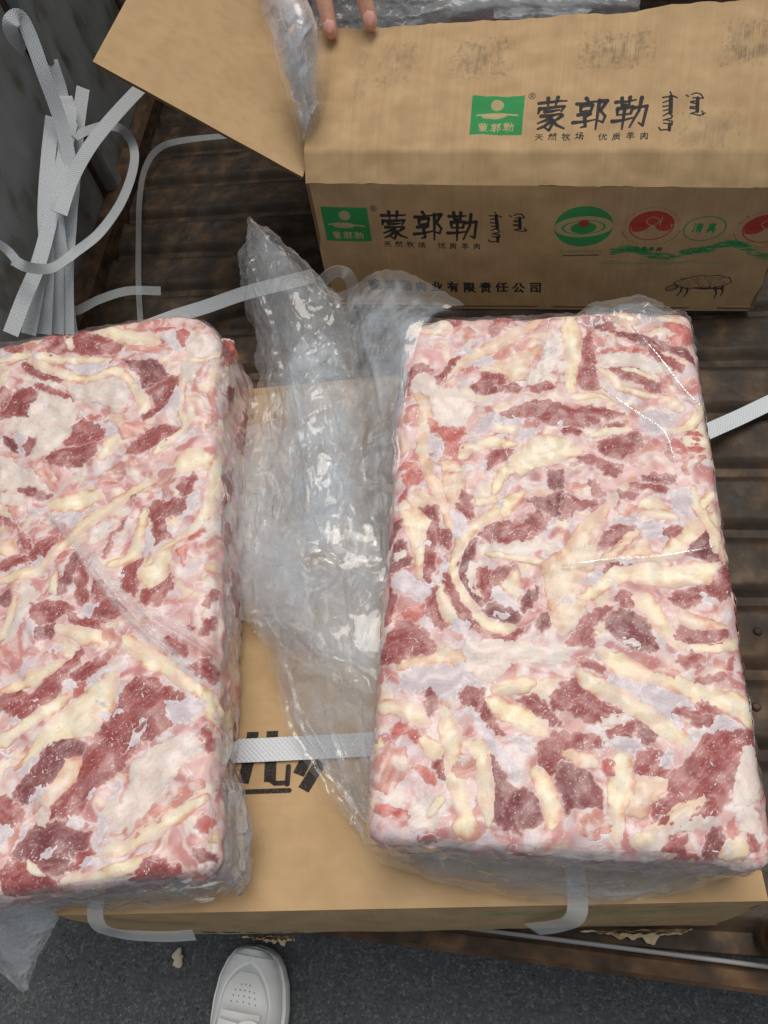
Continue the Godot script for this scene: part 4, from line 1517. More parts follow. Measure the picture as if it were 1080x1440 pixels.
func build_cartons() -> void:
	var front := printed_mat("printed_front", front_image(211))
	var flap := printed_mat("printed_flap", flap_image())
	var lid := printed_mat("printed_lid", lid_image())
	printed_mat("plain_lid", kraft_image(900, 500, 261, false))
	var height := CARTON_TOP - BED - 0.004
	# the two closed cartons the blocks lie on
	var near := thing("carton", "closed brown carton nearest the asphalt, carrying both meat blocks, two black characters on its lid", "carton", Vector3(-0.0885, BED + 0.002, -0.011), 0.085)
	closed_carton(near, Vector3(0.612, height, 0.270), printed_mat("printed_plain_front", front_image(251, false)), lid)
	torn_edge(Vector3(0.225, 0.004, 0.018), Vector3(1, 0, 0), 0.11, 0.011, near)
	torn_edge(Vector3(-0.155, 0.002, 0.018), Vector3(1, 0, 0), 0.055, 0.007, near)
	# bands still round it: one along the middle of the lid, one over the near edge on the right
	var y := height + 0.004
	part("band", ribbon(PackedVector3Array([Vector3(-0.305, y, -0.136), Vector3(-0.1, y + 0.001, -0.136), Vector3(0.1, y, -0.138), Vector3(0.305, y, -0.138)]), 0.022, Vector3.UP), mats["strap"], near)
	part("band", ribbon(PackedVector3Array([Vector3(0.155, y, -0.12), Vector3(0.155, y, -0.05), Vector3(0.155, y, -0.006), Vector3(0.151, y - 0.012, 0.010), Vector3(0.138, y - 0.04, 0.015), Vector3(0.118, y - 0.07, 0.017)]), 0.017, Vector3(0, 0.7, 0.7)), mats["strap_clear"], near)
	part("band", ribbon(PackedVector3Array([Vector3(-0.262, y, -0.12), Vector3(-0.264, y, -0.04), Vector3(-0.265, y, -0.004), Vector3(-0.264, y - 0.014, 0.010), Vector3(-0.254, y - 0.034, 0.015), Vector3(-0.238, y - 0.044, 0.017), Vector3(-0.215, y - 0.050, 0.018), Vector3(-0.190, y - 0.051, 0.017)]), 0.015, Vector3(0, 0.5, 0.85)), mats["strap_clear"], near)
	var far := thing("carton", "closed brown carton mostly hidden beneath the meat blocks, behind the nearest carton", "carton", Vector3(-0.100, BED + 0.002, -0.2815), 0.085)
	closed_carton(far, Vector3(0.60, height, 0.300), mats["kraft"], mats["plain_lid"])
	# the opened carton at the back
	var open := thing("carton", "opened printed carton behind the meat, its side flaps spread out", "carton", Vector3.ZERO)
	var bl := Vector3(-0.265, BED + 0.002, -0.872)
	var br := Vector3(0.371, BED + 0.002, -0.832)
	var tl := Vector3(-0.268, 0.59, -0.909)
	var tr := Vector3(0.372, 0.59, -0.841)
	var back := Vector3(0.032, 0, -0.33)
	board("front_panel", tl, tr, br, bl, 0.005, front, open, 0.006, 0.0018, Rect2(0, 0, 1, 1), "shaded front with green badge, seals and company line")
	board("back_panel", tr + back, tl + back, bl + back, br + back, 0.005, mats["kraft"], open)
	board("end_panel", tl + back, tl, bl, bl + back, 0.005, mats["kraft"], open)
	board("end_panel", tr, tr + back, br + back, br, 0.005, mats["kraft"], open)
	board("bottom_panel", bl + Vector3(0, 0.004, 0), br + Vector3(0, 0.004, 0), br + back + Vector3(0, 0.004, 0), bl + back + Vector3(0, 0.004, 0), 0.004, mats["kraft"], open)
	# front flap: a soft crease, then the lifted leaf
	var fl := Vector3(-0.2665, 0.628, -0.930)
	var frr := Vector3(0.3735, 0.628, -0.862)
	var a := Vector3(-0.257, 0.676, -1.127)
	var b := Vector3(0.400, 0.715, -1.030)
	var nu := 90
	var nv := 60
	var leaf := func(u: float, v: float) -> Vector3:      # v 0 at the free edge, 1 at the hinge
		var free := a.lerp(b, u) + Vector3(0, -0.012 * sin(PI * u) + 0.004 * n_lo.get_noise_1d(u * 9.0), -0.014 * smoothstep(0.0, 0.45, u))
		var hinge := tl.lerp(tr, u)
		var soft := fl.lerp(frr, u)
		var t := 1.0 - v
		var flat := hinge.lerp(free, t)
		var bent := hinge.lerp(soft, t / 0.17) if t < 0.17 else soft.lerp(free, (t - 0.17) / 0.83)
		var p := flat.lerp(bent, 0.55)
		p.y += 0.006 * sin(PI * t) + 0.0022 * n_lo.get_noise_2d(u * 12.0, v * 5.0) + 0.0009 * n_mid.get_noise_2d(u * 190.0, v * 12.0)
		return p
	var am := ArrayMesh.new()
	var m0 := grid_mesh(nu, nv, leaf)
	var m1 := grid_mesh(nu, nv, func(u: float, v: float) -> Vector3: return leaf.call(u, v) + Vector3(0, -0.0042, -0.0022), true)
	am.add_surface_from_arrays(Mesh.PRIMITIVE_TRIANGLES, m0.surface_get_arrays(0))
	am.add_surface_from_arrays(Mesh.PRIMITIVE_TRIANGLES, m1.surface_get_arrays(0))
	var rim := PackedVector3Array()
	var ri := PackedInt32Array()
	for side in 3:
		var first := rim.size()
		for k in 60:
			var t := k / 59.0
			var s: Vector2 = [Vector2(t, 0), Vector2(0, t), Vector2(1, t)][side]
			var p: Vector3 = leaf.call(s.x, s.y)
			rim.append(p)
			rim.append(p + Vector3(0, -0.0042, -0.0022))
		for k in 59:
			var q := first + k * 2
			ri.append_array([q, q + 1, q + 2, q + 1, q + 3, q + 2])
	am.add_surface_from_arrays(Mesh.PRIMITIVE_TRIANGLES, smooth_mesh(rim, ri).surface_get_arrays(0))
	am.surface_set_material(0, flap)
	am.surface_set_material(1, mats["kraft"])
	am.surface_set_material(2, mats["kraft_edge"])
	part("front_flap", am, null, open, "lifted front flap with green badge and black brush lettering")
	# left flap, thrown open, plain inside upwards
	var c0 := Vector3(-0.274, 0.592, -0.916)
	var c1 := Vector3(-0.516, 0.760, -0.946)
	var c2 := Vector3(-0.470, 0.775, -1.260)
	var c3 := Vector3(-0.245, 0.592, -1.235)
	board("left_flap", c1, c0, c3, c2, 0.0045, printed_mat("plain_inside", kraft_image(900, 900, 241, false)), open, -0.004, 0.002, Rect2(0, 0, 1, 1), "plain inside of the left flap, folded outwards").mesh.surface_set_material(1, mats["kraft"])

func build_meat() -> void:
	var right := thing("meat_block", "right frozen block of pale pink mutton pieces and fat strips, wholly in view", "meat block", Vector3(0.048, CARTON_TOP + 0.001, -0.3175))
	var top := block(right, Vector3(0.300, TOP - CARTON_TOP - 0.001, 0.528), RIGHT, 15)
	var left := thing("meat_block", "left frozen mutton block with a diagonal film fold, cut off by the left edge", "meat block", Vector3(-0.402, CARTON_TOP + 0.001, -0.2646), 0.1676)
	var top2 := block(left, Vector3(0.288, TOP - CARTON_TOP - 0.001, 0.596), LEFT, 7, -0.030, 0.045, 0.013)
	var third := thing("meat_block", "frozen meat inside the opened carton, only its edge showing above the front flap", "meat block", Vector3(0.075, BED + 0.012, -1.06), -0.08)
	block(third, Vector3(0.50, 0.17, 0.25), "", 0)
	var bag := thing("plastic_bag", "clear crumpled bag round the right meat block, bunched up on its left", "plastic bag", right.position)
	var cr := [[Vector2(-0.012, -0.205), Vector2(-0.018, -0.15), Vector2(-0.03, -0.09)], [Vector2(0.0, -0.25), Vector2(0.005, -0.20)], [Vector2(0.03, 0.015), Vector2(0.07, 0.012), Vector2(0.12, -0.008)], [Vector2(0.045, -0.24), Vector2(0.085, -0.18), Vector2(0.11, -0.15)], [Vector2(-0.01, -0.1), Vector2(0.03, -0.05)]]
	cling(top, bag, Vector3(0.300, TOP - CARTON_TOP - 0.001, 0.528), 0.0, cr)
	var bag2 := thing("plastic_bag", "clear film wrapped tight round the left meat block, a loose corner hanging at lower left", "plastic bag", left.position, 0.1676)
	cling(top2, bag2, Vector3(0.288, TOP - CARTON_TOP - 0.001, 0.596), -0.030, [[Vector2(-0.05, -0.27), Vector2(0.04, -0.25)]], 0.045, 0.013)
	var inv := bag2.transform.affine_inverse()
	for fold in [[FOLD_A, 0.0085, 0.006], [FOLD_B, 0.008, 0.0035]]:
		var p := path_of(fold[0])
		for i in p.size():
			p[i].y = 0.6755
			p[i] = inv * p[i]
		part("film_fold", fold_mesh(p, fold[1], fold[2]), mats["milky_film"], bag2)
	for s in [[T1, 60, 66, 0.005, 3.0, "milky_film", 0.0, 0.0], [T1, 50, 50, 0.005, 5.0, "frosted_film", 0.006, 0.4], [T2, 40, 80, 0.006, 8.0, "clear_film", 0.0, 0.0], [T2, 36, 70, 0.006, 9.0, "frosted_film", 0.004, 0.5], [T3, 120, 36, 0.005, 12.0, "clear_film", 0.0, 0.0], [T3, 100, 30, 0.005, 14.0, "frosted_film", 0.004, 0.6]]:
		var m := part("loose_film", sheet_mesh(s[0], s[1], s[2], s[3], s[4], s[6], -1.0, s[7]), mats[s[5]], bag2)
		m.transform = inv
	var inv1 := bag.transform.affine_inverse()
	for fold in [[FOLD_C, 0.0022, 0.0028], [FOLD_D, 0.0025, 0.0030], [FOLD_E, 0.0020, 0.0024], [FOLD_F, 0.0022, 0.0022], [FOLD_G, 0.0022, 0.0024]]:
		var p := path_of(fold[0])
		for i in p.size():
			p[i].y = CARTON_TOP + 0.001 + 0.1015 + n_lo.get_noise_2d((p[i].x - bag.position.x) * 22.0, (p[i].z - bag.position.z) * 22.0) * 0.0045
			p[i] = inv1 * p[i]
		part("film_fold", fold_mesh(p, fold[1], fold[2], 70), mats["clear_film"], bag)
	for s in [
		[S1A, 130, 210, 0.010, 21.0, "clear_film", 0.0, 0.0], [S1A, 110, 180, 0.009, 37.0, "clear_film", 0.012, 0.0], [S1F, 80, 120, 0.006, 44.0, "frosted_film", 0.008, 0.72], [S1A, 90, 140, 0.007, 47.0, "frosted_film", 0.016, 0.22],
		[S1B, 140, 200, 0.008, 52.0, "clear_film", 0.0, 0.0], [S1B, 110, 160, 0.007, 57.0, "frosted_film", 0.008, 0.36], [S1B, 100, 150, 0.008, 59.0, "clear_film", 0.016, 0.0], [S5, 110, 150, 0.007, 64.0, "clear_film", 0.0, 0.0], [S5, 90, 120, 0.006, 65.0, "frosted_film", 0.004, 0.36], [S1C, 50, 80, 0.007, 61.0, "milky_film", 0.0, 0.0], [S1C, 50, 80, 0.006, 62.0, "frosted_film", 0.006, 0.4],
		[S2, 80, 150, 0.006, 66.0, "clear_film", 0.0, 0.0], [S2, 70, 120, 0.006, 69.0, "frosted_film", 0.006, 0.55], [S3, 100, 40, 0.007, 73.0, "clear_film", 0.0, 0.0], [S3, 80, 30, 0.006, 75.0, "frosted_film", 0.005, 0.25],
		[S4, 170, 50, 0.006, 79.0, "clear_film", 0.0, 0.0], [S4, 140, 44, 0.005, 83.0, "frosted_film", 0.005, 0.38]]:
		var m := part("loose_film", sheet_mesh(s[0], s[1], s[2], s[3], s[4], s[6], CARTON_TOP, s[7]), mats[s[5]], bag)
		m.transform = inv1

func build_film() -> void:
	var liner := thing("plastic_bag", "bag liner of the opened carton, a tongue of it hanging out between two flaps", "plastic bag")
	for s in [[K1, 60, 120, 0.006, 91.0, "clear_film", 0.0, 0.0], [K1, 50, 100, 0.005, 95.0, "frosted_film", 0.005, 0.6], [K2, 150, 70, 0.010, 99.0, "milky_film", 0.0, 0.0], [K2, 130, 60, 0.010, 103.0, "frosted_film", 0.010, 0.35]]:
		part("loose_film", sheet_mesh(s[0], s[1], s[2], s[3], s[4], s[6], -1.0, s[7]), mats[s[5]], liner)
	# scraps of fat that cling inside the hanging tongue
	var scrap := sheet_mesh(K1.substr(0, K1.rfind(" / ", K1.rfind(" / ") - 1)), 44, 90, 0.006, 97.0, 0.009)
	var arr := scrap.surface_get_arrays(0)
	var col := PackedColorArray()
	for p in arr[Mesh.ARRAY_VERTEX]:
		col.append(mush(p * 0.8 + Vector3(3, 1, 2)).lerp(Color(0.84, 0.78, 0.74), 0.55))
	part("fat_scrap", smooth_mesh(arr[Mesh.ARRAY_VERTEX], arr[Mesh.ARRAY_INDEX], col), mats["mush"], liner)

func build_straps() -> void:
	var b := thing("strap_bundle", "tied bundle of white plastic strapping bands leaning against the truck's side wall", "strapping")
	for s in [B1, B2, B3, B4, B5, B6, B7]:
		part("strap", ribbon(path_of(s), 0.020, Vector3(0.55, 0.55, 0.62), 110), mats["strap"], b)
	part("tie_band", ribbon(path_of(TIE), 0.0145, Vector3(0.3, 0.75, 0.6), 140), mats["strap"], b, "band tied round the bundle, its end curling in a loop")
	part("tie_band", ribbon(path_of(TIE2), 0.012, Vector3(0.3, 0.9, 0.4), 30), mats["strap"], b)
	for s in [
		[SA, 0.019, Vector3(0.5, 0.6, 0.6), "strap", "white strapping band slanting up from the bundle to under the carton's left flap"],
		[SB, 0.011, Vector3(0.9, 0.4, 0.2), "strap_clear", "thin grey strapping band bent in a wide curve on the brown truck floor"],
		[SC, 0.014, Vector3(0, 0.8, 0.6), "strap_clear", "translucent strapping band crossing low in front of the tied bundle"],
		[SD, 0.022, Vector3(0, 0.8, 0.6), "strap", "pale strapping band running straight behind the left meat block towards the bunched bag"],
		[SE, 0.018, Vector3(0.2, 0.3, 0.9), "strap_clear", "small translucent loop of strapping between the bunched bag and the printed carton"],
		[SF, 0.022, Vector3(0, 1, 0.2), "strap", "grey white woven strapping band lying on the floor right of the right meat block"]]:
		var p := path_of(s[0])
		var m := part("strapping_band", ribbon(p, s[1], s[2], 90), mats[s[3]], self)
		tag(m, s[4], "strapping band", "loose strapping bands")

func build_people() -> void:
	# left-over hand at the flap: fingers hooked over its free edge
	var who := thing("person", "bare fingertips gripping the top edge of the printed flap", "person")
	var bones := []
	var add := func(p: Array, r: Array, blend := 0.012):
		for k in p.size() - 1:
			bones.append([p[k], p[k + 1], r[k], r[k + 1], blend])
	var tip1 := Vector3(-0.2335, 0.6855, -1.102)
	var tip2 := Vector3(-0.1765, 0.6885, -1.109)
	add.call([Vector3(-0.290, 0.800, -1.290), Vector3(-0.262, 0.784, -1.215), Vector3(-0.243, 0.740, -1.143), tip1], [0.0165, 0.0145, 0.0132, 0.0098], 0.008)
	add.call([Vector3(-0.240, 0.806, -1.290), Vector3(-0.212, 0.792, -1.205), Vector3(-0.190, 0.748, -1.143), tip2], [0.0170, 0.0150, 0.0136, 0.0102], 0.008)
	add.call([Vector3(-0.195, 0.800, -1.300), Vector3(-0.158, 0.794, -1.225), Vector3(-0.130, 0.765, -1.175), Vector3(-0.118, 0.738, -1.160)], [0.0165, 0.0145, 0.0130, 0.0100], 0.008)
	add.call([Vector3(-0.330, 0.790, -1.300), Vector3(-0.312, 0.776, -1.235), Vector3(-0.300, 0.750, -1.190), Vector3(-0.294, 0.730, -1.175)], [0.0145, 0.0125, 0.0115, 0.0090], 0.008)
	add.call([Vector3(-0.185, 0.772, -1.385), Vector3(-0.140, 0.735, -1.325), Vector3(-0.125, 0.700, -1.270), Vector3(-0.128, 0.668, -1.225)], [0.0200, 0.0170, 0.0150, 0.0110], 0.012)
	for p in [[-0.290, 0.800], [-0.240, 0.806], [-0.195, 0.800], [-0.330, 0.790]]:
		bones.append([Vector3(p[0], p[1], -1.295), Vector3(-0.262 + (p[0] + 0.262) * 0.5, 0.805, -1.395), 0.019, 0.022, 0.02])
	bones.append([Vector3(-0.262, 0.805, -1.395), Vector3(-0.262, 0.82, -1.44), 0.034, 0.032, 0.03])
	bones.append([Vector3(-0.262, 0.82, -1.44), Vector3(-0.27, 0.90, -1.62), 0.032, 0.042, 0.03])
	var palm := part("hand", hand_mesh(bones, 0.0036), mats["skin"], who)
	var d1 := (tip1 - Vector3(-0.243, 0.740, -1.143)).normalized()
	var d2 := (tip2 - Vector3(-0.190, 0.748, -1.143)).normalized()
	var up1 := (Vector3(0.05, 0.75, 0.66) - d1 * d1.dot(Vector3(0.05, 0.75, 0.66))).normalized()
	var up2 := (Vector3(0.05, 0.75, 0.66) - d2 * d2.dot(Vector3(0.05, 0.75, 0.66))).normalized()
	part("fingernail", nail_mesh(tip1 - d1 * 0.006 + up1 * 0.0112, d1, up1, 0.019, 0.0150), mats["nail"], palm)
	part("fingernail", nail_mesh(tip2 - d2 * 0.006 + up2 * 0.0117, d2, up2, 0.020, 0.0158), mats["nail"], palm)
	build_shoe()

func shoe_half(t: float) -> float:                                         # half width of the outline, t from the toe
	var k := [0.0, 0.0205, 0.0345, 0.0440, 0.0520, 0.0560, 0.0555, 0.0520, 0.0480, 0.0440, 0.0415, 0.0400, 0.0395, 0.0360, 0.0]
	var at := [0.0, 0.010, 0.035, 0.08, 0.15, 0.25, 0.33, 0.42, 0.50, 0.60, 0.70, 0.80, 0.88, 0.95, 1.0]
	for i in 14:
		if t <= at[i + 1]:
			return lerpf(k[i], k[i + 1], smoothstep(0.0, 1.0, (t - at[i]) / (at[i + 1] - at[i])) * 0.35 + (t - at[i]) / (at[i + 1] - at[i]) * 0.65)
	return 0.0

func shoe_top(t: float) -> float:
	return lerpf(0.046, 0.062, smoothstep(0.0, 0.2, t)) + 0.040 * smoothstep(0.22, 0.46, t) + 0.01 * smoothstep(0.6, 0.9, t)

func shoe_point(s: float, t: float, lift: float, tight := 0.90) -> Vector3:      # s -1..1 across
	var w := shoe_half(lerpf(0.012, 0.99, t)) * tight
	var y := 0.030 + (shoe_top(t) - 0.030) * pow(maxf(1.0 - pow(absf(s), 3.0), 0.0), 0.6) + lift
	return Vector3(w * s + 0.010 * sin(t * 2.6) - 0.004, y, lerpf(0.006, 0.294, t))

func build_shoe() -> void:
	var o := thing("sneaker", "toe of a white lace-up sneaker standing on the asphalt below the cartons", "shoe", Vector3(-0.3475, 0.002, 0.042), -0.075)
	# cup sole: an outline swept through a rounded side
	var f := func(u: float, v: float) -> Vector3:
		var t: float = 0.5 - 0.5 * cos(u * PI) if u <= 0.5 else 0.0
		var a := u * TAU
		t = 0.5 - 0.5 * cos(a)
		var sgn := 1.0 if u < 0.5 else -1.0
		var w := shoe_half(t) * sgn
		var prof := 1.0 - 0.10 * pow(v * 2.0 - 0.9, 2.0) if v < 0.94 else 0.86
		var y := v * 0.034 + 0.004 * (1.0 - smoothstep(0.0, 0.2, t)) * (1.0 - v)
		return Vector3(w * prof + 0.010 * sin(t * 2.6) - 0.004, y, 0.150 + (t * 0.30 - 0.150) * (0.985 + 0.015 * prof))
	part("sole", grid_mesh(121, 14, f), mats["shoe_sole"], o)
	part("sole_stitch", grid_mesh(121, 5, func(u: float, v: float) -> Vector3:
		var p: Vector3 = f.call(u, 0.93)
		var c := Vector3(p.x * 0.93, p.y, 0.15 + (p.z - 0.15) * 0.972)
		var e := (c - p)
		return p + e * (0.35 + 0.5 * v) + Vector3(0, 0.0025 * sin(v * PI), 0)), mats["shoe_white"], o)
	part("footbed", grid_mesh(15, 60, func(u: float, v: float) -> Vector3: return Vector3(shoe_half(v) * 0.97 * (u * 2.0 - 1.0) + 0.010 * sin(v * 2.6) - 0.004, 0.0315, 0.15 + (v * 0.30 - 0.15) * 0.985)), mats["shoe_sole"], o)
	# upper, overlay round the toe, vamp with holes
	part("upper", grid_mesh(41, 70, func(u: float, v: float) -> Vector3: return shoe_point(u * 2.0 - 1.0, v, 0.0)), mats["shoe_grey"], o)
	var inner := func(t: float) -> float: return 0.70 * sqrt(maxf(0.0, 1.0 - pow(1.0 - clampf((t - 0.085) / 0.17, 0.0, 1.0), 2.0)))
	for sgn in [-1.0, 1.0]:
		part("toe_overlay", grid_mesh(14, 60, func(u: float, v: float) -> Vector3:
			var t := 0.03 + v * 0.55
			var a: float = lerpf(inner.call(t + 0.02), 0.985, u)
			return shoe_point(a * sgn, t, 0.0022 * smoothstep(0.0, 0.12, u) + 0.0004), sgn < 0.0), mats["shoe_white"], o)
	part("vamp", grid_mesh(31, 40, func(u: float, v: float) -> Vector3:
		var t := 0.098 + v * 0.20
		var a: float = float(inner.call(t)) * 0.97
		return shoe_point((u * 2.0 - 1.0) * a, t, 0.0012)), mats["shoe_white"], o)
	for row in 4:
		for k in (5 if row else 3):
			var cnt := 5 if row else 3
			var s := (k - (cnt - 1) * 0.5) * 0.17 * (0.75 + row * 0.1)
			var t := 0.148 + row * 0.024 + 0.010 * absf(s)
			var p := shoe_point(s, t, 0.0016)
			var disc := grid_mesh(9, 3, func(u: float, v: float) -> Vector3: return p + Vector3(cos(u * TAU) * 0.0009 * v, 0.0002, sin(u * TAU) * 0.0009 * v))
			part("vent_hole", disc, mats["shoe_hole"], o)
	part("tongue", grid_mesh(16, 20, func(u: float, v: float) -> Vector3: return shoe_point((u * 2.0 - 1.0) * 0.42, 0.262 + v * 0.32, 0.003 + 0.004 * v)), mats["shoe_white"], o)
	for k in 4:
		var t := 0.272 + k * 0.040
		var path := PackedVector3Array()
		for q in 9:
			var s := (q / 8.0 * 2.0 - 1.0) * 0.56
			path.append(shoe_point(s, t + 0.010 * (k % 2) * s, 0.0075 + 0.002 * cos(s * 2.5)))
		part("lace", ribbon(path, 0.0085, Vector3.UP, 30), mats["lace"], o)
	var loop := PackedVector3Array()
	for q in 11:
		var a := q / 10.0 * TAU * 0.86
		loop.append(shoe_point(0.0, 0.292, 0.012) + Vector3(0.020 + 0.022 * cos(a + 2.6), 0.004 * sin(a), 0.024 + 0.024 * sin(a + 2.6)))
	part("lace", ribbon(loop, 0.0085, Vector3.UP, 50), mats["lace"], o)

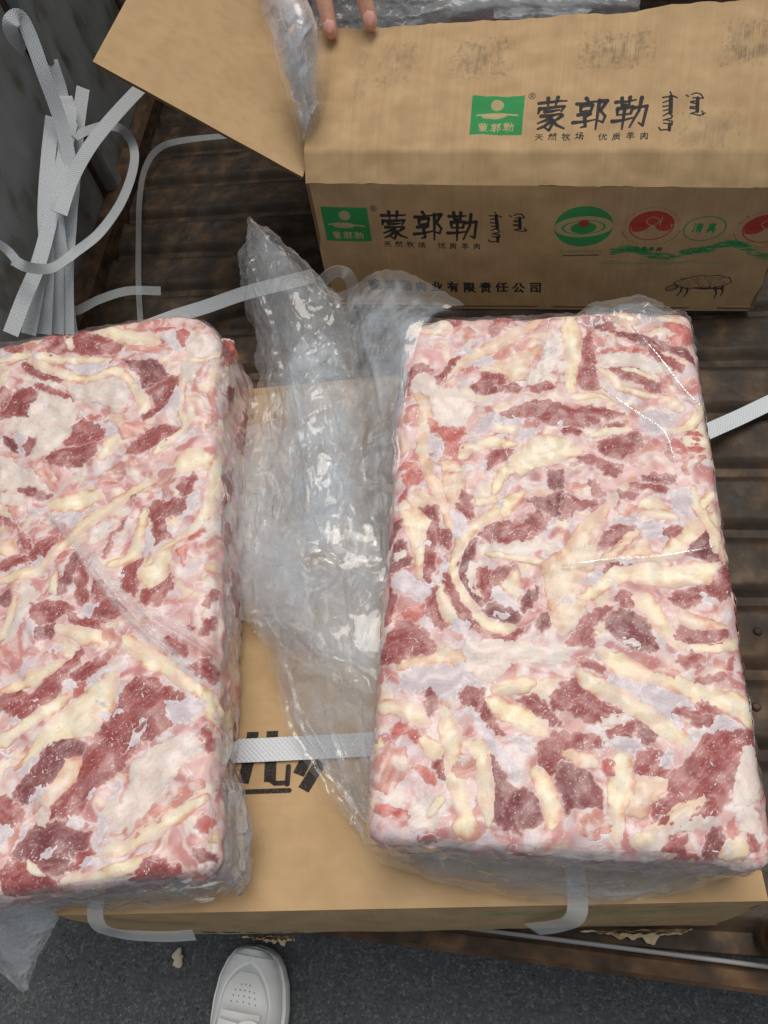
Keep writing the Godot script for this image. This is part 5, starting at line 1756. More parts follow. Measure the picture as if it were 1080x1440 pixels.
# ---------------------------------------------------------------- outlines, millimetres
# what lies in the top of each block: m, d, r, p meat from dull to bright; f fat; o, w tissue; i clear ice. A strip is its middle line with half widths.
const RIGHT := """
w -106,-166 -90,-167 -72,-141 -81,-121 -92,-119 -104,-121 -115,-138 -116,-153
w -138,-186 -126,-190 -111,-179 -106,-163 -114,-155 -128,-158 -137,-169
m -135,-253 -115,-262 -93,-271 -80,-264 -89,-251 -92,-243 -100,-252 -114,-253 -127,-249
f -127,-251 -109,-258 -96,-248 -97,-243 -110,-242 -125,-247
fS -142,-247,4 -123,-242,5 -105,-237,3
p -94,-244 -83,-251 -74,-239 -72,-232 -83,-228 -92,-237
m -52,-257 -42,-268 -18,-273 -24,-263 -31,-253 -42,-244 -51,-233 -58,-236 -52,-250
oS -104,-172,3 -94,-189,4 -80,-202,5 -59,-215,6 -38,-228,5 -15,-246,5 -3,-254,4
o -66,-186 -42,-201 -16,-213 -5,-215 -16,-193 -20,-176 -35,-174 -42,-183 -52,-184
m -75,-167 -66,-173 -63,-184 -42,-181 -40,-166 -44,-157 -56,-158 -69,-161 -73,-165
m -42,-166 -32,-170 -23,-165 -29,-159 -39,-159
m -18,-166 -8,-167 0,-171 9,-164 2,-160 -13,-161
i -75,-198 -52,-210 -52,-197 -66,-190 -74,-191
p -52,-204 -42,-214 -31,-216 -42,-203 -51,-199
wS -16,-172,5 -1,-188,8 10,-212,9 16,-230,5
m -142,-187 -134,-197 -119,-195 -115,-188 -130,-188 -138,-180 -139,-160 -144,-160
oS -128,-158,6 -120,-143,6 -120,-118,5 -120,-89,5 -117,-74,5 -108,-58,4
m -111,-179 -105,-185 -96,-203 -88,-207 -94,-194 -99,-185 -104,-170 -108,-172
r -116,-122 -115,-130 -104,-117 -82,-117 -80,-109 -87,-101 -85,-95 -78,-97 -83,-89 -82,-74 -95,-85 -101,-91 -95,-99 -104,-109 -112,-114
i -115,-113 -100,-99 -103,-81 -107,-76 -115,-93
f -52,-120 -29,-118 -31,-110 -50,-112
m -60,-79 -54,-88 -42,-92 -33,-90 -42,-77 -52,-71 -57,-69
fS -83,-83,5 -72,-93,6 -52,-100,5 -32,-98,4
m -45,-130 -35,-136 -25,-140 -12,-147 1,-147 14,-141 20,-137 41,-139 62,-133 71,-128 62,-125 48,-122 38,-117 16,-118 4,-119 -6,-124 -11,-130 -21,-130 -36,-127
f -44,-54 -52,-58 -42,-73 -31,-88 -10,-104 0,-107 19,-98 31,-91 32,-87 21,-82 5,-76 -14,-69 -26,-61 -33,-67 -39,-60
r -147,-70 -136,-78 -126,-76 -120,-66 -118,-58 -128,-57 -135,-68
i -66,-129 -52,-133 -39,-128 -21,-124 -26,-120 -52,-121 -59,-110 -79,-105 -69,-113
o -103,-77 -88,-77 -81,-68 -79,-54 -94,-54
i -65,-77 -58,-79 -58,-71 -65,-69
i -29,-116 -6,-113 -10,-108 -23,-100 -29,-102
p -141,-130 -132,-136 -130,-126 -138,-122
p 12,-188 16,-199 24,-196 22,-181 20,-168 15,-171
m 36,-200 40,-220 45,-238 49,-224 50,-204 48,-178 49,-161 42,-158 28,-166 34,-185
fS 27,-253,6 27,-234,9 26,-212,9 25,-190,6 23,-172,5 24,-159,6
m 49,-245 51,-259 61,-256 69,-244 71,-239 62,-235 52,-240
dS 68,-233,2 85,-227,5 104,-216,6 123,-209,5 139,-201,6 149,-189,4
m 102,-211 107,-212 116,-199 132,-188 133,-182 128,-177 118,-186 107,-195 101,-202
r 120,-244 133,-241 145,-238 146,-220 137,-213 124,-214 120,-221 135,-225 126,-232 121,-237
fS 116,-252,4 127,-248,4 138,-242,3
w 51,-204 73,-207 96,-202 102,-191 118,-186 126,-176 104,-178 85,-185 61,-191 51,-191
rS 52,-207,2 70,-208,2 87,-209,2 100,-202,1
m 60,-187 82,-186 100,-172 111,-164 108,-155 99,-157 90,-166 73,-173 68,-182
fS 75,-184,2 89,-179,2 103,-171,2
fS 52,-187,3 62,-180,3 70,-165,3 83,-154,3 105,-151,3
o 108,-151 117,-151 128,-137 126,-132 113,-137 107,-143
fS 25,-150,3 47,-153,3 60,-148,2
m 54,-117 69,-119 71,-114 60,-112
fS 39,-107,1 55,-110,3 76,-112,2
m 46,-97 53,-102 69,-107 84,-108 87,-96 84,-91 73,-87 66,-77 51,-85 46,-93
r 123,-101 130,-109 141,-107 143,-101 142,-91 136,-85 127,-85 123,-93
f 123,-102 146,-103 147,-93 124,-92
r 108,-92 115,-99 124,-92 124,-84 118,-84 111,-88
p 119,-68 126,-75 139,-79 129,-71 127,-64 121,-64
fS 154,-152,2 145,-134,5 134,-119,4 123,-111,3 113,-107,3
m 25,-80 37,-84 50,-76 67,-70 60,-61 52,-59 44,-72 30,-76
m 86,-59 93,-62 111,-60 112,-54 93,-53
m 21,-115 30,-111 28,-107 15,-107 14,-113
i 84,-134 103,-137 118,-125 110,-109 94,-102 88,-110 87,-125
p 112,-161 125,-159 129,-153 115,-155
p 49,-229 61,-226 59,-215 51,-217
o 70,-260 84,-257 96,-243 84,-239 73,-246
oS -119,-70,4 -109,-55,5 -100,-35,4 -94,-16,4 -89,-2,2
o -98,-65 -81,-66 -79,-46 -85,-29 -90,-26 -95,-36 -99,-53
m -81,-44 -73,-38 -71,-17 -75,-15 -82,-24 -87,-26 -82,-33
f -68,-37 -51,-40 -49,-35 -58,-30 -68,-30
m -64,1 -52,-10 -34,-14 -24,-11 -21,-18 -9,-24 -5,-8 -11,-1 -18,-8 -26,8 -37,9 -49,8 -61,6
d -1,-66 11,-66 12,-47 4,-43 0,-49
d -22,-34 -5,-38 10,-43 22,-27 15,-15 -3,-22 -10,-26
wS -64,15,6 -49,16,6 -31,15,7 -13,11,7 2,13,6
fS -58,20,2 -41,23,2 -22,26,2 -3,28,2
dS -70,10,5 -78,27,6 -79,43,6 -73,60,5 -65,69,4
fS -25,-42,6 -40,-29,7 -55,-17,6 -71,-6,4 -80,6,5 -85,23,4 -87,42,4 -82,55,4 -74,66,5 -64,74,3
fS -51,-45,4 -44,-60,5 -33,-68,4
w -73,28 -66,28 -68,43 -70,53 -64,63 -73,53 -76,40
m -65,35 -58,32 -53,43 -52,62 -58,66 -65,50
m -55,41 -49,36 -34,33 -43,46 -50,51
f -44,51 -39,43 -30,36 -30,52 -28,59 -31,64 -40,57
i -55,64 -50,53 -43,54 -34,62 -27,76 -40,73 -50,67
d -62,75 -52,69 -37,72 -28,81 -33,85 -43,83 -52,80
m -55,97 -40,92 -27,90 -33,99 -46,100
fS -68,80,4 -58,88,4 -45,90,4 -35,89,2
d -28,67 -22,56 -15,52 -14,59 -20,68 -26,76
d -14,87 -11,79 -6,74 -2,82 -5,89 -12,94 -15,90
o -132,-35 -124,-46 -108,-38 -106,-31 -114,-26 -127,-27
m -120,-26 -103,-28 -104,-9 -105,8 -105,24 -105,37 -108,49 -115,46 -114,31 -116,3 -112,-11 -114,-18
f -138,-22 -124,-27 -110,-13 -114,-2 -115,20 -115,46 -118,46 -121,31 -127,7 -135,-9
r -138,-59 -131,-69 -120,-65 -122,-55 -133,-48 -135,-37 -142,-33 -133,-50
m -104,-6 -89,-1 -89,12 -93,15 -101,6
d -147,31 -141,8 -134,7 -131,17 -126,24 -127,31 -139,36 -145,38
w -143,19 -132,15 -131,21 -137,26 -143,26
d -150,12 -143,-9 -137,-15 -138,-6 -146,7 -148,17
m -150,82 -148,63 -144,53 -138,62 -138,75 -145,90
m -112,75 -107,60 -101,52 -99,63 -96,78 -91,85 -95,92 -106,82
f -101,60 -94,50 -91,60 -86,73 -80,82 -87,87 -93,85 -98,74
mS -94,40,3 -89,57,4 -80,74,4 -72,85,4 -63,92,3
r -138,83 -126,75 -111,70 -112,76 -121,86 -130,89
i -145,46 -136,36 -123,41 -117,49 -104,50 -109,60 -114,68 -132,57 -141,53
i -91,-24 -82,-22 -72,-7 -77,1 -87,8 -89,-6
i -101,13 -95,17 -96,27 -91,30 -96,40 -97,52 -103,49 -99,37 -98,27
i -81,83 -74,83 -71,93 -78,99 -87,93 -93,90
m 96,61 103,53 122,50 134,44 142,28 150,28 151,40 147,53 136,61 127,56 118,64 106,70 99,66
d 109,18 130,-3 136,-3 135,5 139,16 141,25 131,25 123,20
f 94,18 102,5 111,2 118,-12 127,-15 132,-10 129,-2 116,10 109,22 97,23
m 94,-5 105,-7 112,-3 105,3 97,0
m 44,34 54,25 68,29 55,37 45,40
o 72,-56 77,-58 55,-33 45,-15 38,2 36,22 33,35 24,42 21,52 28,55 24,75 14,89 5,95 -3,83 -5,60 -10,29 -1,23 8,18 21,-3 33,-17 45,-27 61,-47
fS 21,61,5 32,56,5 44,47,5 59,40,8 76,39,9 93,39,10 110,38,10 125,36,8 136,29,4
r 144,-3 151,-8 154,-5 153,8 148,5 144,0
fS 127,-48,3 126,-34,4 131,-22,4 138,-10,4 140,2,5 138,15,4
f 131,-34 138,-41 145,-46 146,-41 137,-32 133,-25 130,-29
f 136,-20 143,-24 148,-17 145,-10 141,-12
o 143,7 150,10 154,18 152,24 145,24 142,16
m 40,9 46,-1 60,-11 71,-7 74,-6 68,0 57,9 48,13 42,14
oS 40,27,2 52,19,3 64,7,3 74,-3,3
o 54,25 67,15 79,4 84,12 84,19 72,20 63,25
i 54,23 66,22 71,26 64,29 54,26
i 74,-10 86,-13 104,-10 96,-3 92,4 83,4 77,-1
i 49,-8 56,-15 63,-18 78,-15 73,-8 60,-12
f 76,-27 83,-36 95,-38 102,-27 108,-22 99,-24 88,-25
fS 81,-21,2 94,-19,4 108,-15,2
m 61,-43 77,-41 75,-36 63,-36
mS 72,-51,2 84,-48,2 104,-46,2
p 59,-27 61,-34 74,-27 74,-20 61,-22
dS 86,-58,3 96,-56,2 110,-57,3
m 34,-49 36,-56 42,-54 48,-41 41,-38 35,-40
p 18,-43 23,-51 34,-49 34,-39 24,-40
m 10,-33 13,-42 27,-34 40,-34 42,-31 28,-24 19,-25 14,-15 9,-15
m 52,56 58,53 66,59 64,67 58,68 53,62
d 41,81 45,73 54,71 65,74 78,84 80,99 80,107 65,107 52,98 42,87
m 93,92 102,85 115,87 124,91 137,85 137,95 127,102 111,104 100,100
o 102,70 114,75 129,82 138,86 129,88 124,85 113,87 105,84 101,78
fS 67,60,4 77,65,7 83,75,7 88,87,6 95,97,4 105,104,3
m 8,103 16,92 27,75 44,67 48,70 39,78 31,87 30,103 19,102
i 77,89 84,90 87,96 85,105 79,96
i 23,45 36,37 43,40 36,48 28,50
i 104,-47 122,-48 125,-32 119,-19 110,-20 106,-31
w -78,102 -49,100 -18,104 10,108 10,118 -18,121 -37,121 -49,135 -65,135 -74,127 -76,114
m -150,122 -147,109 -139,92 -132,81 -121,88 -108,95 -100,108 -108,115 -121,115 -131,123 -141,124
oS -130,127,3 -118,123,4 -100,118,5 -86,116,6 -76,117,4
i -128,134 -119,126 -97,124 -76,121 -74,134 -59,136 -54,143 -65,141 -80,142 -83,152 -96,152 -104,143 -112,149 -128,144
d -106,146 -103,144 -98,152 -99,160 -103,168 -106,157
fS -146,160,6 -130,161,6 -117,165,7 -106,173,5
r -134,180 -126,173 -116,179 -108,183 -113,188 -121,181 -130,187
f -110,186 -105,183 -91,192 -97,201 -105,197
p -146,201 -136,192 -122,194 -117,206 -124,215 -134,226 -143,223
r -113,207 -107,206 -96,215 -97,220 -104,216
m -98,204 -91,199 -88,212 -92,214
w -141,230 -125,224 -117,233 -124,238 -137,236
rS -140,240,3 -130,241,3 -117,244,3
f -148,191 -143,186 -139,192 -148,196
w -115,237 -103,228 -89,226 -83,231 -93,243 -99,253 -114,254
fS -100,242,3 -91,230,3
fS -92,161,5 -87,175,8 -85,191,7 -82,207,7 -75,227,6 -71,249,8 -69,255,6
d -57,192 -52,197 -43,211 -37,221 -27,220 -19,225 -14,239 -21,245 -35,251 -43,249 -51,241 -51,223 -52,209
fS -63,189,7 -61,201,7 -58,219,6 -56,234,5 -55,246,3
p -82,209 -79,201 -69,198 -65,208 -70,211 -77,213
m -80,148 -71,142 -60,144 -58,155 -51,169 -43,179 -49,179 -58,169 -65,159 -74,154
m -31,150 -19,146 -7,155 2,170 -6,172 -14,164 -25,157
fS -55,152,5 -43,158,8 -28,166,8 -13,175,8
fS -51,144,4 -37,140,5 -21,137,6
iS -71,160,5 -58,177,5 -46,194,5 -37,205,4 -32,213,2
m -16,187 -4,176 7,177 23,176 31,179 32,185 18,188 7,186 -1,198 -5,208 -15,203
fS -21,206,3 -16,211,6 -10,224,8 -8,234,6 -9,245,3
i -40,180 -27,180 -21,186 -23,193 -31,190
m -106,259 -99,257 -95,259 -100,262
m -5,147 7,134 16,129 23,142 38,153 53,156 51,160 39,164 24,166 14,162 6,158 -5,158
d -4,212 1,199 11,201 21,206 27,216 30,230 21,229 11,231 5,235 0,223
oS 3,192,3 13,193,4 24,198,6
i 39,128 56,129 87,138 109,146 102,154 91,150 87,162 76,156 60,145 48,139
fS 37,109,7 50,119,8 67,125,7 87,133,7 107,140,7 126,146,10 141,151,11 148,159,9
m 15,115 23,113 36,122 37,126 25,123
m 88,154 97,153 113,156 118,162 116,167 106,167 98,161
mS 108,150,3 116,153,4 125,157,1
d 61,164 68,166 74,176 72,180 63,179 60,173
m 36,173 57,165 58,170 53,177 40,179
m 56,198 59,189 69,186 77,188 74,197 80,201 77,207 63,206 56,204
m 80,205 92,196 101,189 105,179 113,171 131,168 141,166 153,171 153,178 137,180 132,192 126,207 120,221 112,230 98,237 88,242 65,244 67,226 79,218
fS 19,128,6 32,138,7 48,145,6 64,157,7 81,168,7 95,179,6
w 132,194 137,180 153,179 151,196 148,206 137,223 124,225 124,214
oS 59,248,3 65,244,4 77,236,4 90,229,4 103,220,2
o 53,216 58,206 78,207 76,215 65,226 58,235 47,234 49,225
fS 49,188,7 46,204,8 43,218,8 40,232,5 39,245,4 39,252,3
i 99,169 118,167 121,159 133,159 141,166 131,168 113,170 108,177 102,182 100,176
i 32,179 45,178 60,176 65,185 56,188 42,187 35,185
wS 32,167,3 44,164,4 56,160,2
r 32,199 36,195 40,197 38,206 34,207
p 15,240 24,234 34,236 34,245 24,252 14,249
fS 105,105,3 126,103,3 141,98,5 152,95,6
m 95,114 107,107 117,110 112,118 102,120
r 133,118 139,110 136,121
r 142,122 149,120 147,127
mS 108,131,2 119,129,3 130,126,2
p 79,122 85,120 94,125 91,128
i 74,191 82,187 84,191 81,198 74,197
m 66,261 75,252 78,247 84,248 90,246 86,254 88,259 96,259 93,261 73,262
d 102,246 109,239 116,241 116,249 109,259 101,260
f 117,248 125,243 131,247 131,254 124,261 115,260 111,258
w 124,225 137,223 142,233 142,246 134,247 126,239
r 116,240 123,233 125,242 121,245
m 132,244 135,245 138,251 132,252
fS 51,253,4 65,247,3 76,241,2
wS 64,258,4 79,242,3 95,238,4 113,235,3
i 24,252 31,247 33,250 26,257
"""
const LEFT := """
w -120,-326 -107,-334 -96,-341 -75,-341 -56,-340 -53,-332 -63,-329 -80,-325 -93,-319 -111,-324
m -64,-316 -62,-325 -52,-325 -43,-332 -41,-339 -28,-334 -17,-326 -13,-314 0,-313 8,-304 18,-300 33,-288 22,-280 10,-283 -15,-281 -27,-289 -33,-294 -42,-292 -54,-290 -61,-297 -56,-307
oS -40,-327,5 -35,-310,3 -29,-294,2
r -66,-315 -64,-323 -52,-325 -55,-312 -62,-312
r -54,-341 -43,-340 -47,-329 -52,-334
p -90,-305 -89,-316 -80,-314 -66,-304 -60,-296 -76,-297
m -113,-314 -104,-321 -91,-315 -90,-304 -104,-303
w -30,-242 -3,-243 30,-239 41,-224 43,-199 27,-198 19,-207 0,-213 -17,-221
w -86,-266 -69,-264 -42,-249 -30,-238 -32,-232 -53,-244 -74,-257
i -34,-273 -9,-271 14,-266 28,-262 12,-257 -7,-255 -27,-261
mS -86,-285,3 -73,-272,5 -55,-260,4 -37,-250,3
mS -67,-251,2 -52,-241,3 -35,-231,3 -20,-220,2
fS -115,-293,5 -101,-295,5 -88,-298,6 -70,-291,6 -49,-285,5 -29,-277,4 -6,-274,4 16,-271,5
fS -78,-287,5 -59,-274,6 -38,-260,5 -15,-251,4 5,-247,4 21,-251,5 32,-249,5 39,-241,5 46,-229,5 55,-215,6 60,-199,7 62,-189,7
m -93,-244 -85,-249 -74,-249 -61,-236 -63,-222 -71,-215 -71,-209 -90,-214 -103,-212 -105,-223 -97,-227
m -109,-252 -102,-253 -95,-244 -97,-230 -105,-225
w -99,-206 -87,-212 -69,-205 -68,-218 -60,-238 -40,-229 -24,-222 -15,-209 -14,-188 -22,-176 -30,-162 -37,-156 -50,-149 -61,-150 -55,-167 -54,-176 -65,-179 -80,-187 -96,-196
m -68,-169 -64,-178 -54,-173 -60,-163 -65,-157
d -94,-186 -85,-180 -77,-171 -77,-163 -84,-169 -91,-178
m -26,-164 -18,-175 -13,-186 -6,-192 7,-186 20,-174 21,-165 12,-159 -3,-160 -14,-159 -21,-159
r -7,-195 1,-196 13,-193 7,-189
i -84,-186 -75,-187 -66,-181 -69,-169 -68,-157 -74,-158 -77,-174
o 14,-188 25,-193 37,-188 45,-176 45,-166 38,-166 34,-178 23,-189
i 3,-187 20,-186 35,-168 35,-164 22,-166 17,-178
f -113,-279 -100,-276 -103,-261 -109,-250
p 25,-334 35,-322 44,-324 56,-326 64,-312 60,-306 42,-311 33,-316 26,-324
r 63,-305 72,-305 84,-304 90,-301 77,-298 66,-300
pS 35,-289,4 50,-282,4 67,-274,4 88,-266,3
fS -36,-341,5 -15,-336,6 5,-320,8 24,-308,9 41,-298,9 58,-293,8 71,-285,6
r 93,-295 100,-299 110,-289 105,-283 104,-274 107,-264 98,-279
i 74,-293 91,-295 95,-280 105,-264 95,-265 82,-279
w 106,-277 122,-283 136,-285 145,-276 144,-260 137,-247 123,-246 111,-252 107,-266
fS 110,-251,3 126,-249,2 138,-256,2 144,-267,2
d 32,-267 48,-260 68,-258 79,-248 86,-236 76,-225 66,-216 60,-222 55,-239 43,-254
m 64,-215 76,-225 87,-233 99,-228 100,-216 93,-204 83,-193 72,-181 60,-181 58,-186 72,-193 72,-205
w 101,-251 123,-245 126,-235 118,-221 104,-217 101,-233
m 45,-137 53,-153 62,-167 78,-166 96,-165 103,-160 95,-151 86,-142 69,-139 56,-135
fS 105,-219,3 103,-199,3 102,-181,3 108,-166,3 102,-155,3 90,-144,4 77,-133,4
i 76,-184 88,-197 100,-216 104,-205 101,-186 94,-185 82,-181
p 119,-221 124,-234 130,-238 123,-224
p 135,-201 137,-216 143,-216 140,-200
p 131,-151 134,-171 138,-169 135,-152
p 37,-180 45,-180 59,-171 60,-164 49,-160 41,-158 38,-165
f 97,-107 101,-123 111,-132 126,-130 136,-120 134,-107 124,-103 111,-103 104,-101
pS 99,-104,5 90,-98,5 77,-93,4 68,-91,3
m 103,-87 109,-95 120,-101 123,-94 118,-82 112,-76 106,-79
m 75,-70 82,-77 97,-73 110,-75 114,-68 110,-59 101,-56 94,-52 93,-45 96,-32 88,-31 82,-26 82,-35 78,-41 81,-51 76,-57
i 113,-76 124,-77 123,-63 116,-57 106,-50 103,-55 113,-63
i 70,-43 77,-50 77,-41 82,-31 81,-22 72,-15
m 49,-4 58,-12 71,-11 68,-4 66,7 68,19 64,24 51,13
m 73,20 85,18 100,8 101,20 95,27 90,36 78,35 72,31
f 67,0 75,-9 88,-17 102,-21 98,-7 96,9 83,17 79,19 68,7
f 134,-104 138,-119 143,-133 148,-135 148,-112 146,-91 144,-73 139,-58 134,-51 130,-46 125,-37 114,-28 101,-23 88,-16 80,-6 73,-4 84,-16 98,-27 113,-39 123,-48 129,-62 134,-83
o 92,-51 99,-55 106,-48 103,-40 95,-46
i 94,-44 101,-42 99,-33 96,-35
r 105,-13 114,-20 113,-8 112,1 109,-6
fS 69,-67,4 68,-51,4 65,-34,5 59,-19,6 49,-14,5 37,-11,4
w 130,-46 141,-55 147,-43 145,-31 132,-25 125,-34
o 133,3 142,-3 145,5 142,11 133,9
m 130,42 136,32 142,28 138,39 134,45
m 55,-86 59,-91 59,-87 56,-83
r 115,-27 129,-36 129,-32 118,-24
m -42,-148 -36,-153 -26,-155 -11,-157 10,-156 14,-151 11,-141 -1,-134 -16,-132 -34,-140 -42,-146
fS 19,-137,4 23,-145,6 27,-155,6 33,-161,3
w -95,-162 -81,-155 -65,-137 -49,-127 -39,-112 -55,-115 -70,-118 -88,-118
w -88,-115 -70,-113 -52,-96 -66,-93 -86,-103
p -60,-145 -48,-133 -37,-118 -31,-109 -26,-110 -31,-122 -42,-134 -49,-143
d -69,-115 -57,-114 -38,-106 -30,-101 -42,-99 -53,-103
f -37,-94 -15,-97 2,-101 22,-96 25,-89 7,-82 -13,-78 -20,-81 -31,-87
pS 23,-114,3 31,-119,3 46,-123,3
rS 25,-104,2 35,-105,2
i -30,-77 -12,-77 5,-75 24,-80 15,-71 4,-69 -3,-58 -11,-65 -22,-72
m -49,-34 -40,-44 -36,-51 -20,-54 -18,-46 -23,-39 -31,-33 -41,-27 -47,-28
m -59,-64 -50,-55 -44,-45 -48,-43 -54,-45 -58,-55
m -84,-88 -76,-83 -64,-73 -62,-68 -68,-69 -77,-78
oS -78,-49,7 -70,-46,7 -64,-44,4
f -86,-100 -73,-88 -70,-81 -84,-88
p -72,-91 -64,-90 -63,-81 -69,-82
mS -74,-26,4 -62,-32,5 -48,-29,4
r -17,-30 -10,-34 0,-33 -7,-30 -14,-26
wS 16,-39,4 26,-48,7 34,-56,6
m 50,-58 47,-50 39,-44 37,-32 33,-20 32,-22 34,-33 36,-44 44,-49
fS 77,-103,4 63,-94,5 48,-87,5 30,-74,6 13,-63,7 0,-53,7 -11,-42,5 -23,-30,5 -34,-19,5 -49,-15,5 -65,-13,4 -72,-12,4
dS 2,-31,4 -1,-16,5 -4,-3,6 -9,10,6
mS 8,-20,4 12,-4,6 12,10,6 15,23,4
f -21,-5 -16,-13 -13,5 -13,11 -20,6
w -14,-17 -5,-29 -6,-14 -9,-5
d -69,6 -63,1 -58,0 -59,15 -68,13
m 24,4 31,4 37,15 34,23 27,27 24,15
iS -71,-19,1 -60,-23,2 -52,-23,1
i -47,-27 -33,-34 -29,-32 -34,-24 -44,-24
wS -45,-3,7 -41,12,7 -44,28,6 -51,42,5 -59,52,5
fS -54,8,4 -56,26,4 -60,38,4 -63,45,4
m -35,31 -35,18 -21,18 -2,20 8,31 0,33 -9,36 -16,41 -26,40 -31,34
d -31,46 -27,42 -18,40 -11,43 -8,48 -13,53 -23,54 -29,50
m 2,32 10,37 23,41 37,44 42,51 38,55 24,52 12,47 5,42
m 27,32 36,25 45,24 54,34 57,39 44,44 35,42 26,38
fS -7,46,5 6,51,6 20,57,7 35,61,6 48,67,6 56,69,6 68,76,7 82,86,8 96,96,7 109,107,6 122,117,5 133,126,5 138,135,5 141,144,5 143,155,4 142,166,3 141,177,3
p 37,48 42,52 53,64 55,73 49,77 42,74 42,67 37,56
m 6,95 17,88 27,83 39,78 44,77 43,87 35,93 22,98 12,97
m -54,103 -41,100 -25,107 -17,100 -10,90 1,86 9,78 17,69 20,73 14,84 6,94 3,105 -9,117 -21,125 -31,127 -53,115
fS -52,98,3 -39,95,5 -25,91,6 -10,85,5 2,80,3
r 14,112 16,103 24,100 26,107 21,111
fS -48,146,5 -34,138,5 -18,128,5 -4,120,5 10,112,3
f -23,158 -13,143 1,128 17,116 34,105 49,95 55,97 56,106 53,119 51,129 39,131 43,140 39,149 21,149 10,152 1,157 -10,163 -24,165 -32,169
d -28,190 -22,176 -11,168 -6,156 6,151 25,152 32,156 27,164 14,167 11,176 4,186 -10,189 -15,198 -21,197
m 58,115 71,105 83,104 99,116 117,126 116,130 100,127 98,130 100,141 106,148 95,155 80,160 78,157 71,167 65,179 48,188 40,196 32,207 22,214 12,212 5,213 6,204 13,197 23,190 27,173 33,160 41,147 53,131
o -5,199 3,187 12,175 15,167 27,167 25,179 20,189 9,197 2,203
i 3,101 6,96 16,100 17,103 10,106 4,104
i 26,102 33,98 45,89 49,91 36,103 27,108
i 53,125 54,116 62,107 64,109 57,119 54,129
i 39,132 51,131 49,138 45,138
i -44,134 -36,124 -30,127 -41,135 -49,140
i -25,113 -18,110 -14,113 -20,117
i 6,33 13,33 17,25 30,27 25,34 24,40 15,38 9,36
i -39,44 -35,34 -29,37 -27,41 -31,45 -32,49
i 98,130 99,127 108,129 116,130 127,127 135,135 129,144 119,149 111,148 102,144
i 69,162 72,151 79,142 85,140 85,146 80,156 73,164 69,168
m 95,71 98,68 108,75 119,84 117,89 108,88 103,83
m 118,100 131,97 134,94 141,101 143,105 142,111 140,116 135,114 132,107 126,108 122,103
mS 138,57,3 134,67,3 131,72,2
m 117,64 123,63 123,65 120,67
w 67,212 70,192 71,179 83,169 103,161 125,160 133,166 130,174 120,181 108,193 99,203 89,216 81,228 72,232 61,231 53,230 51,214 60,198
mS 133,156,3 138,166,3 136,174,2
pS 52,238,3 67,235,4 78,231,5 92,225,5 102,217,6 111,210,5 120,205,5 130,200,5
fS 45,243,2 58,242,4 71,242,5 86,235,6 102,228,6 117,219,5 129,215,4 136,211,3
fS 22,262,5 35,263,5 49,261,5 63,259,5 76,256,5 87,250,3
m 82,259 87,253 96,250 104,256 110,260 116,259 117,263 110,265 110,271 98,274 87,271 71,271 69,267 76,262
r 129,232 134,226 140,231 135,237
o 137,242 142,235 144,237 145,244 141,245
d 127,250 130,248 139,253 144,259 145,263 141,258 133,258 129,256
r 134,270 137,266 144,267 144,271 139,274
m -32,249 -22,239 -13,242 0,247 8,253 11,258 17,263 24,273 8,272 -20,265 -29,265
d -24,236 -15,226 -7,215 4,217 20,217 29,226 41,228 40,237 35,242 27,252 18,254 8,252 0,247 -13,241 -22,238
m 27,251 30,243 42,239 46,244 37,252 31,254
m -41,192 -35,192 -24,200 -18,206 -19,213 -31,214 -38,211
pS -32,235,2 -26,225,2 -19,217,2
i -29,173 -22,165 -11,157 -8,161 -16,170 -23,176
i -15,198 -10,189 2,185 3,187 -6,196
i -38,212 -27,214 -26,218 -29,226 -34,231 -35,231
i -21,224 -17,214 -12,212 -11,216 -17,224
i 43,238 47,226 50,214 54,218 53,228 54,241 48,243
i 56,202 58,191 62,187 65,194 58,202
iS 28,222,1 34,220,1 41,219,1
i 32,251 40,245 45,247 41,251 33,254
i 34,202 38,195 44,195 39,200
f -11,242 -3,248 6,255 1,254 -8,249
w -8,213 -4,204 4,208 3,214 2,219 -6,217
"""
# sheets of film: rows of control points, in the place's own millimetres
const S1A := "-315,655,-770 -308,660,-769 -303,660,-767 -296,655,-764 / -310,645,-700 -275,670,-684 -241,670,-691 -222,650,-687 / -299,640,-635 -248,675,-600 -202,680,-593 -168,650,-624 / -274,630,-546 -226,670,-513 -184,680,-503 -150,650,-536 / -256,620,-474 -216,665,-434 -167,680,-423 -133,650,-433 / -246,610,-407 -201,660,-361 -154,675,-353 -120,650,-359 / -252,600,-352 -197,650,-312 -151,660,-300 -107,650,-298"
const S1F := "-256,650,-613 -229,665,-589 -199,670,-591 -167,660,-568 / -239,650,-529 -210,665,-506 -189,670,-530 -149,660,-499 / -228,645,-456 -196,660,-445 -168,670,-447 -137,660,-427 / -217,640,-381 -189,655,-372 -157,665,-366 -127,650,-359 / -210,630,-321 -182,645,-299 -145,655,-295 -121,640,-302"
const S1B := "-250,645,-360 -202,665,-326 -159,672,-333 -119,665,-329 / -253,635,-318 -197,665,-290 -147,675,-286 -101,665,-284 / -246,615,-266 -196,645,-248 -146,655,-238 -98,655,-246 / -225,597,-222 -182,625,-207 -137,645,-196 -103,650,-195 / -207,587,-170 -174,607,-160 -137,622,-151 -103,645,-141 / -164,580,-115 -145,592,-113 -123,605,-106 -102,635,-97 / -128,577,-69 -118,583,-63 -109,597,-55 -99,620,-49"
const S1C := "-282,600,-488 -270,605,-485 -249,610,-481 -219,610,-471 / -278,600,-404 -265,605,-401 -240,610,-389 -208,610,-389 / -272,595,-321 -259,600,-319 -229,605,-309 -191,605,-302 / -259,590,-260 -246,595,-255 -219,600,-250 -178,600,-244"
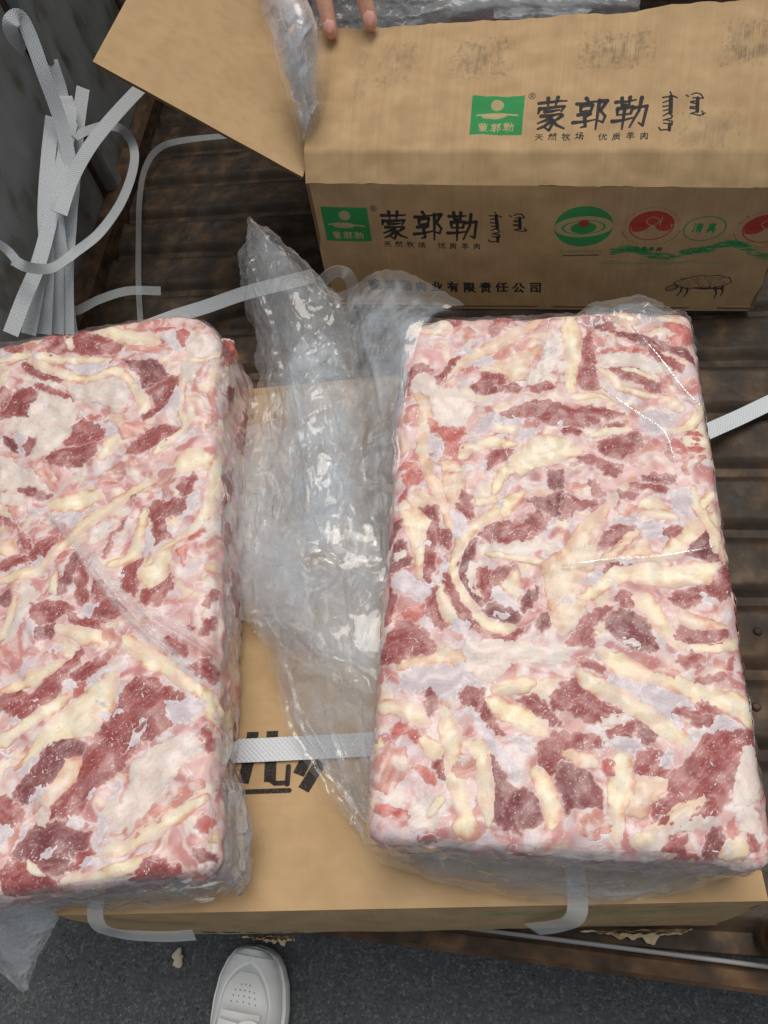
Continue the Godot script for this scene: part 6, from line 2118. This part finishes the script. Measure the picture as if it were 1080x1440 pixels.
const S2 := "-202,600,-689 -131,655,-664 -87,665,-640 -37,670,-595 / -198,600,-644 -134,655,-602 -98,677,-575 -72,678,-566 / -179,600,-546 -130,645,-510 -106,668,-491 -92,673,-487 / -163,595,-452 -124,635,-426 -106,660,-409 -95,672,-402 / -143,590,-349 -111,625,-332 -102,650,-320 -95,670,-310 / -136,583,-258 -110,620,-245 -104,645,-236 -96,668,-228"
const S5 := "-288,600,-529 -229,600,-537 -163,600,-546 -100,610,-546 / -281,592,-446 -220,590,-446 -163,592,-444 -107,600,-448 / -274,588,-358 -218,585,-360 -163,587,-351 -110,595,-339 / -263,583,-278 -215,582,-272 -162,583,-265 -109,590,-256 / -232,580,-238 -194,580,-221 -156,580,-201 -109,588,-187"
const S3 := "66,668,-565 97,665,-597 131,665,-603 172,655,-601 201,640,-589 216,620,-566 / 80,675,-561 101,675,-576 130,676,-579 163,670,-575 189,655,-566 203,635,-549 / 94,674,-552 108,675,-557 133,676,-560 157,675,-555 174,670,-540 189,655,-524"
const S4 := "-98,662,-64 -32,672,-60 31,673,-59 102,673,-57 188,667,-60 / -103,630,-53 -27,645,-51 38,645,-50 105,650,-51 197,645,-55 / -98,590,-45 -29,600,-36 45,597,-34 107,597,-36 198,600,-53 / -78,577,-40 -12,576,-31 58,577,-25 103,577,-27 181,585,-48"
const T1 := "-456,600,6 -431,595,7 -401,588,9 -378,582,12 / -465,563,27 -438,560,30 -414,560,29 -393,562,24 / -462,530,53 -445,530,54 -429,530,53 -418,530,50 / -449,500,75 -445,500,78 -441,500,79 -439,500,76"
const T2 := "-229,650,-100 -230,620,-108 -234,590,-116 / -220,652,-72 -218,620,-76 -223,588,-80 / -217,652,-45 -213,620,-48 -216,585,-51 / -219,650,-27 -213,618,-24 -216,583,-23 / -237,640,-14 -231,610,-12 -232,583,-8"
const T3 := "-413,668,-1 -331,668,-9 -274,668,-17 -219,662,-26 / -441,620,11 -351,622,2 -291,622,-7 -228,622,-18 / -461,585,19 -395,583,16 -350,583,8 -242,585,-9"
const K1 := "-328,760,-1093 -289,770,-1067 -255,770,-1061 -245,755,-1087 / -318,735,-1070 -281,750,-1037 -247,750,-1031 -235,725,-1074 / -305,715,-1037 -272,730,-1007 -246,730,-1003 -232,705,-1043 / -292,690,-1004 -270,700,-985 -247,700,-982 -235,680,-1012 / -281,665,-979 -267,670,-970 -250,670,-967 -239,655,-988 / -274,650,-961 -265,650,-957 -257,650,-959 -248,640,-985 / -273,625,-957 -269,625,-953 -267,625,-953 -266,622,-962"
const K2 := "-275,645,-1160 -147,640,-1167 0,630,-1189 202,630,-1174 / -276,660,-1198 -147,655,-1195 0,655,-1198 200,645,-1182 / -285,660,-1276 -148,670,-1242 0,660,-1264 202,660,-1226 / -306,640,-1425 -161,640,-1407 0,640,-1407 216,640,-1362"
const B1 := "-655,462,-763 -650,516,-842 -645,556,-919 -645,586,-978 -650,635,-1026 -655,694,-1056 -660,732,-1078 -665,754,-1085 -672,757,-1068 -678,739,-1067 -682,710,-1085"
const B2 := "-675,515,-717 -668,547,-819 -672,570,-936 -680,585,-1049 -685,612,-1117 -690,656,-1149"
const B3 := "-665,472,-755 -660,526,-839 -660,564,-926 -662,588,-1009 -668,605,-1088 -675,619,-1113"
const B4 := "-670,491,-738 -664,541,-825 -666,580,-893 -670,606,-970 -676,625,-1052"
const B5 := "-660,448,-776 -655,521,-844 -652,579,-908 -655,598,-995 -660,606,-1069"
const B6 := "-672,457,-768 -670,506,-861 -668,533,-963 -668,563,-1044 -668,585,-1108 -668,600,-1162"
const B7 := "-670,553,-684 -665,559,-744 -660,563,-808 -658,577,-895 -660,600,-976"
const TIE := "-655,614,-761 -642,598,-763 -638,564,-795 -640,538,-839 -635,531,-861 -620,512,-924 -615,493,-1015 -615,490,-1098 -620,500,-1144 -625,531,-1146 -635,560,-1119 -645,585,-1072 -650,599,-1037"
const TIE2 := "-670,642,-769 -665,619,-775 -655,603,-767"
const SA := "-640,580,-890 -635,589,-949 -620,598,-1003 -605,596,-1067 -585,582,-1168 -570,564,-1252"
const SB := "-577,400,-829 -603,400,-924 -627,400,-1027 -651,400,-1139 -658,402,-1220 -642,405,-1270 -596,410,-1283 -488,415,-1281"
const SC := "-801,470,-801 -743,470,-812 -690,460,-818 -664,450,-822 -636,440,-854 -598,430,-880 -547,420,-887"
const SD := "-589,410,-805 -523,410,-837 -467,410,-858 -403,415,-879 -339,420,-892 -293,420,-905"
const SE := "-277,450,-820 -256,480,-832 -234,500,-829 -216,500,-822 -212,470,-825 -217,440,-819"
const SF := "240,415,-581 282,410,-605 321,400,-630 374,390,-664 437,385,-700"
const G1 := "-363,574,-20 -358,574,-2 -355,572,11"
const FOLD_A := "-450,676,-341 -403,676,-301 -361,676,-261 -333,676,-235 -294,676,-204 -246,676,-169"
const FOLD_B := "-329,674,-240 -302,674,-227 -274,674,-213 -242,674,-193"
const FOLD_C := "53,672,-567 46,672,-520 40,672,-466 37,672,-433"
const FOLD_D := "55,672,-284 98,672,-290 140,672,-294 185,672,-304"
const FOLD_E := "135,672,-554 154,672,-516 174,672,-476 190,672,-450"
const FOLD_F := "100,672,-478 128,672,-447 152,672,-421 160,672,-391"
const FOLD_G := "3,672,-417 10,672,-384 0,672,-339 -6,672,-303"
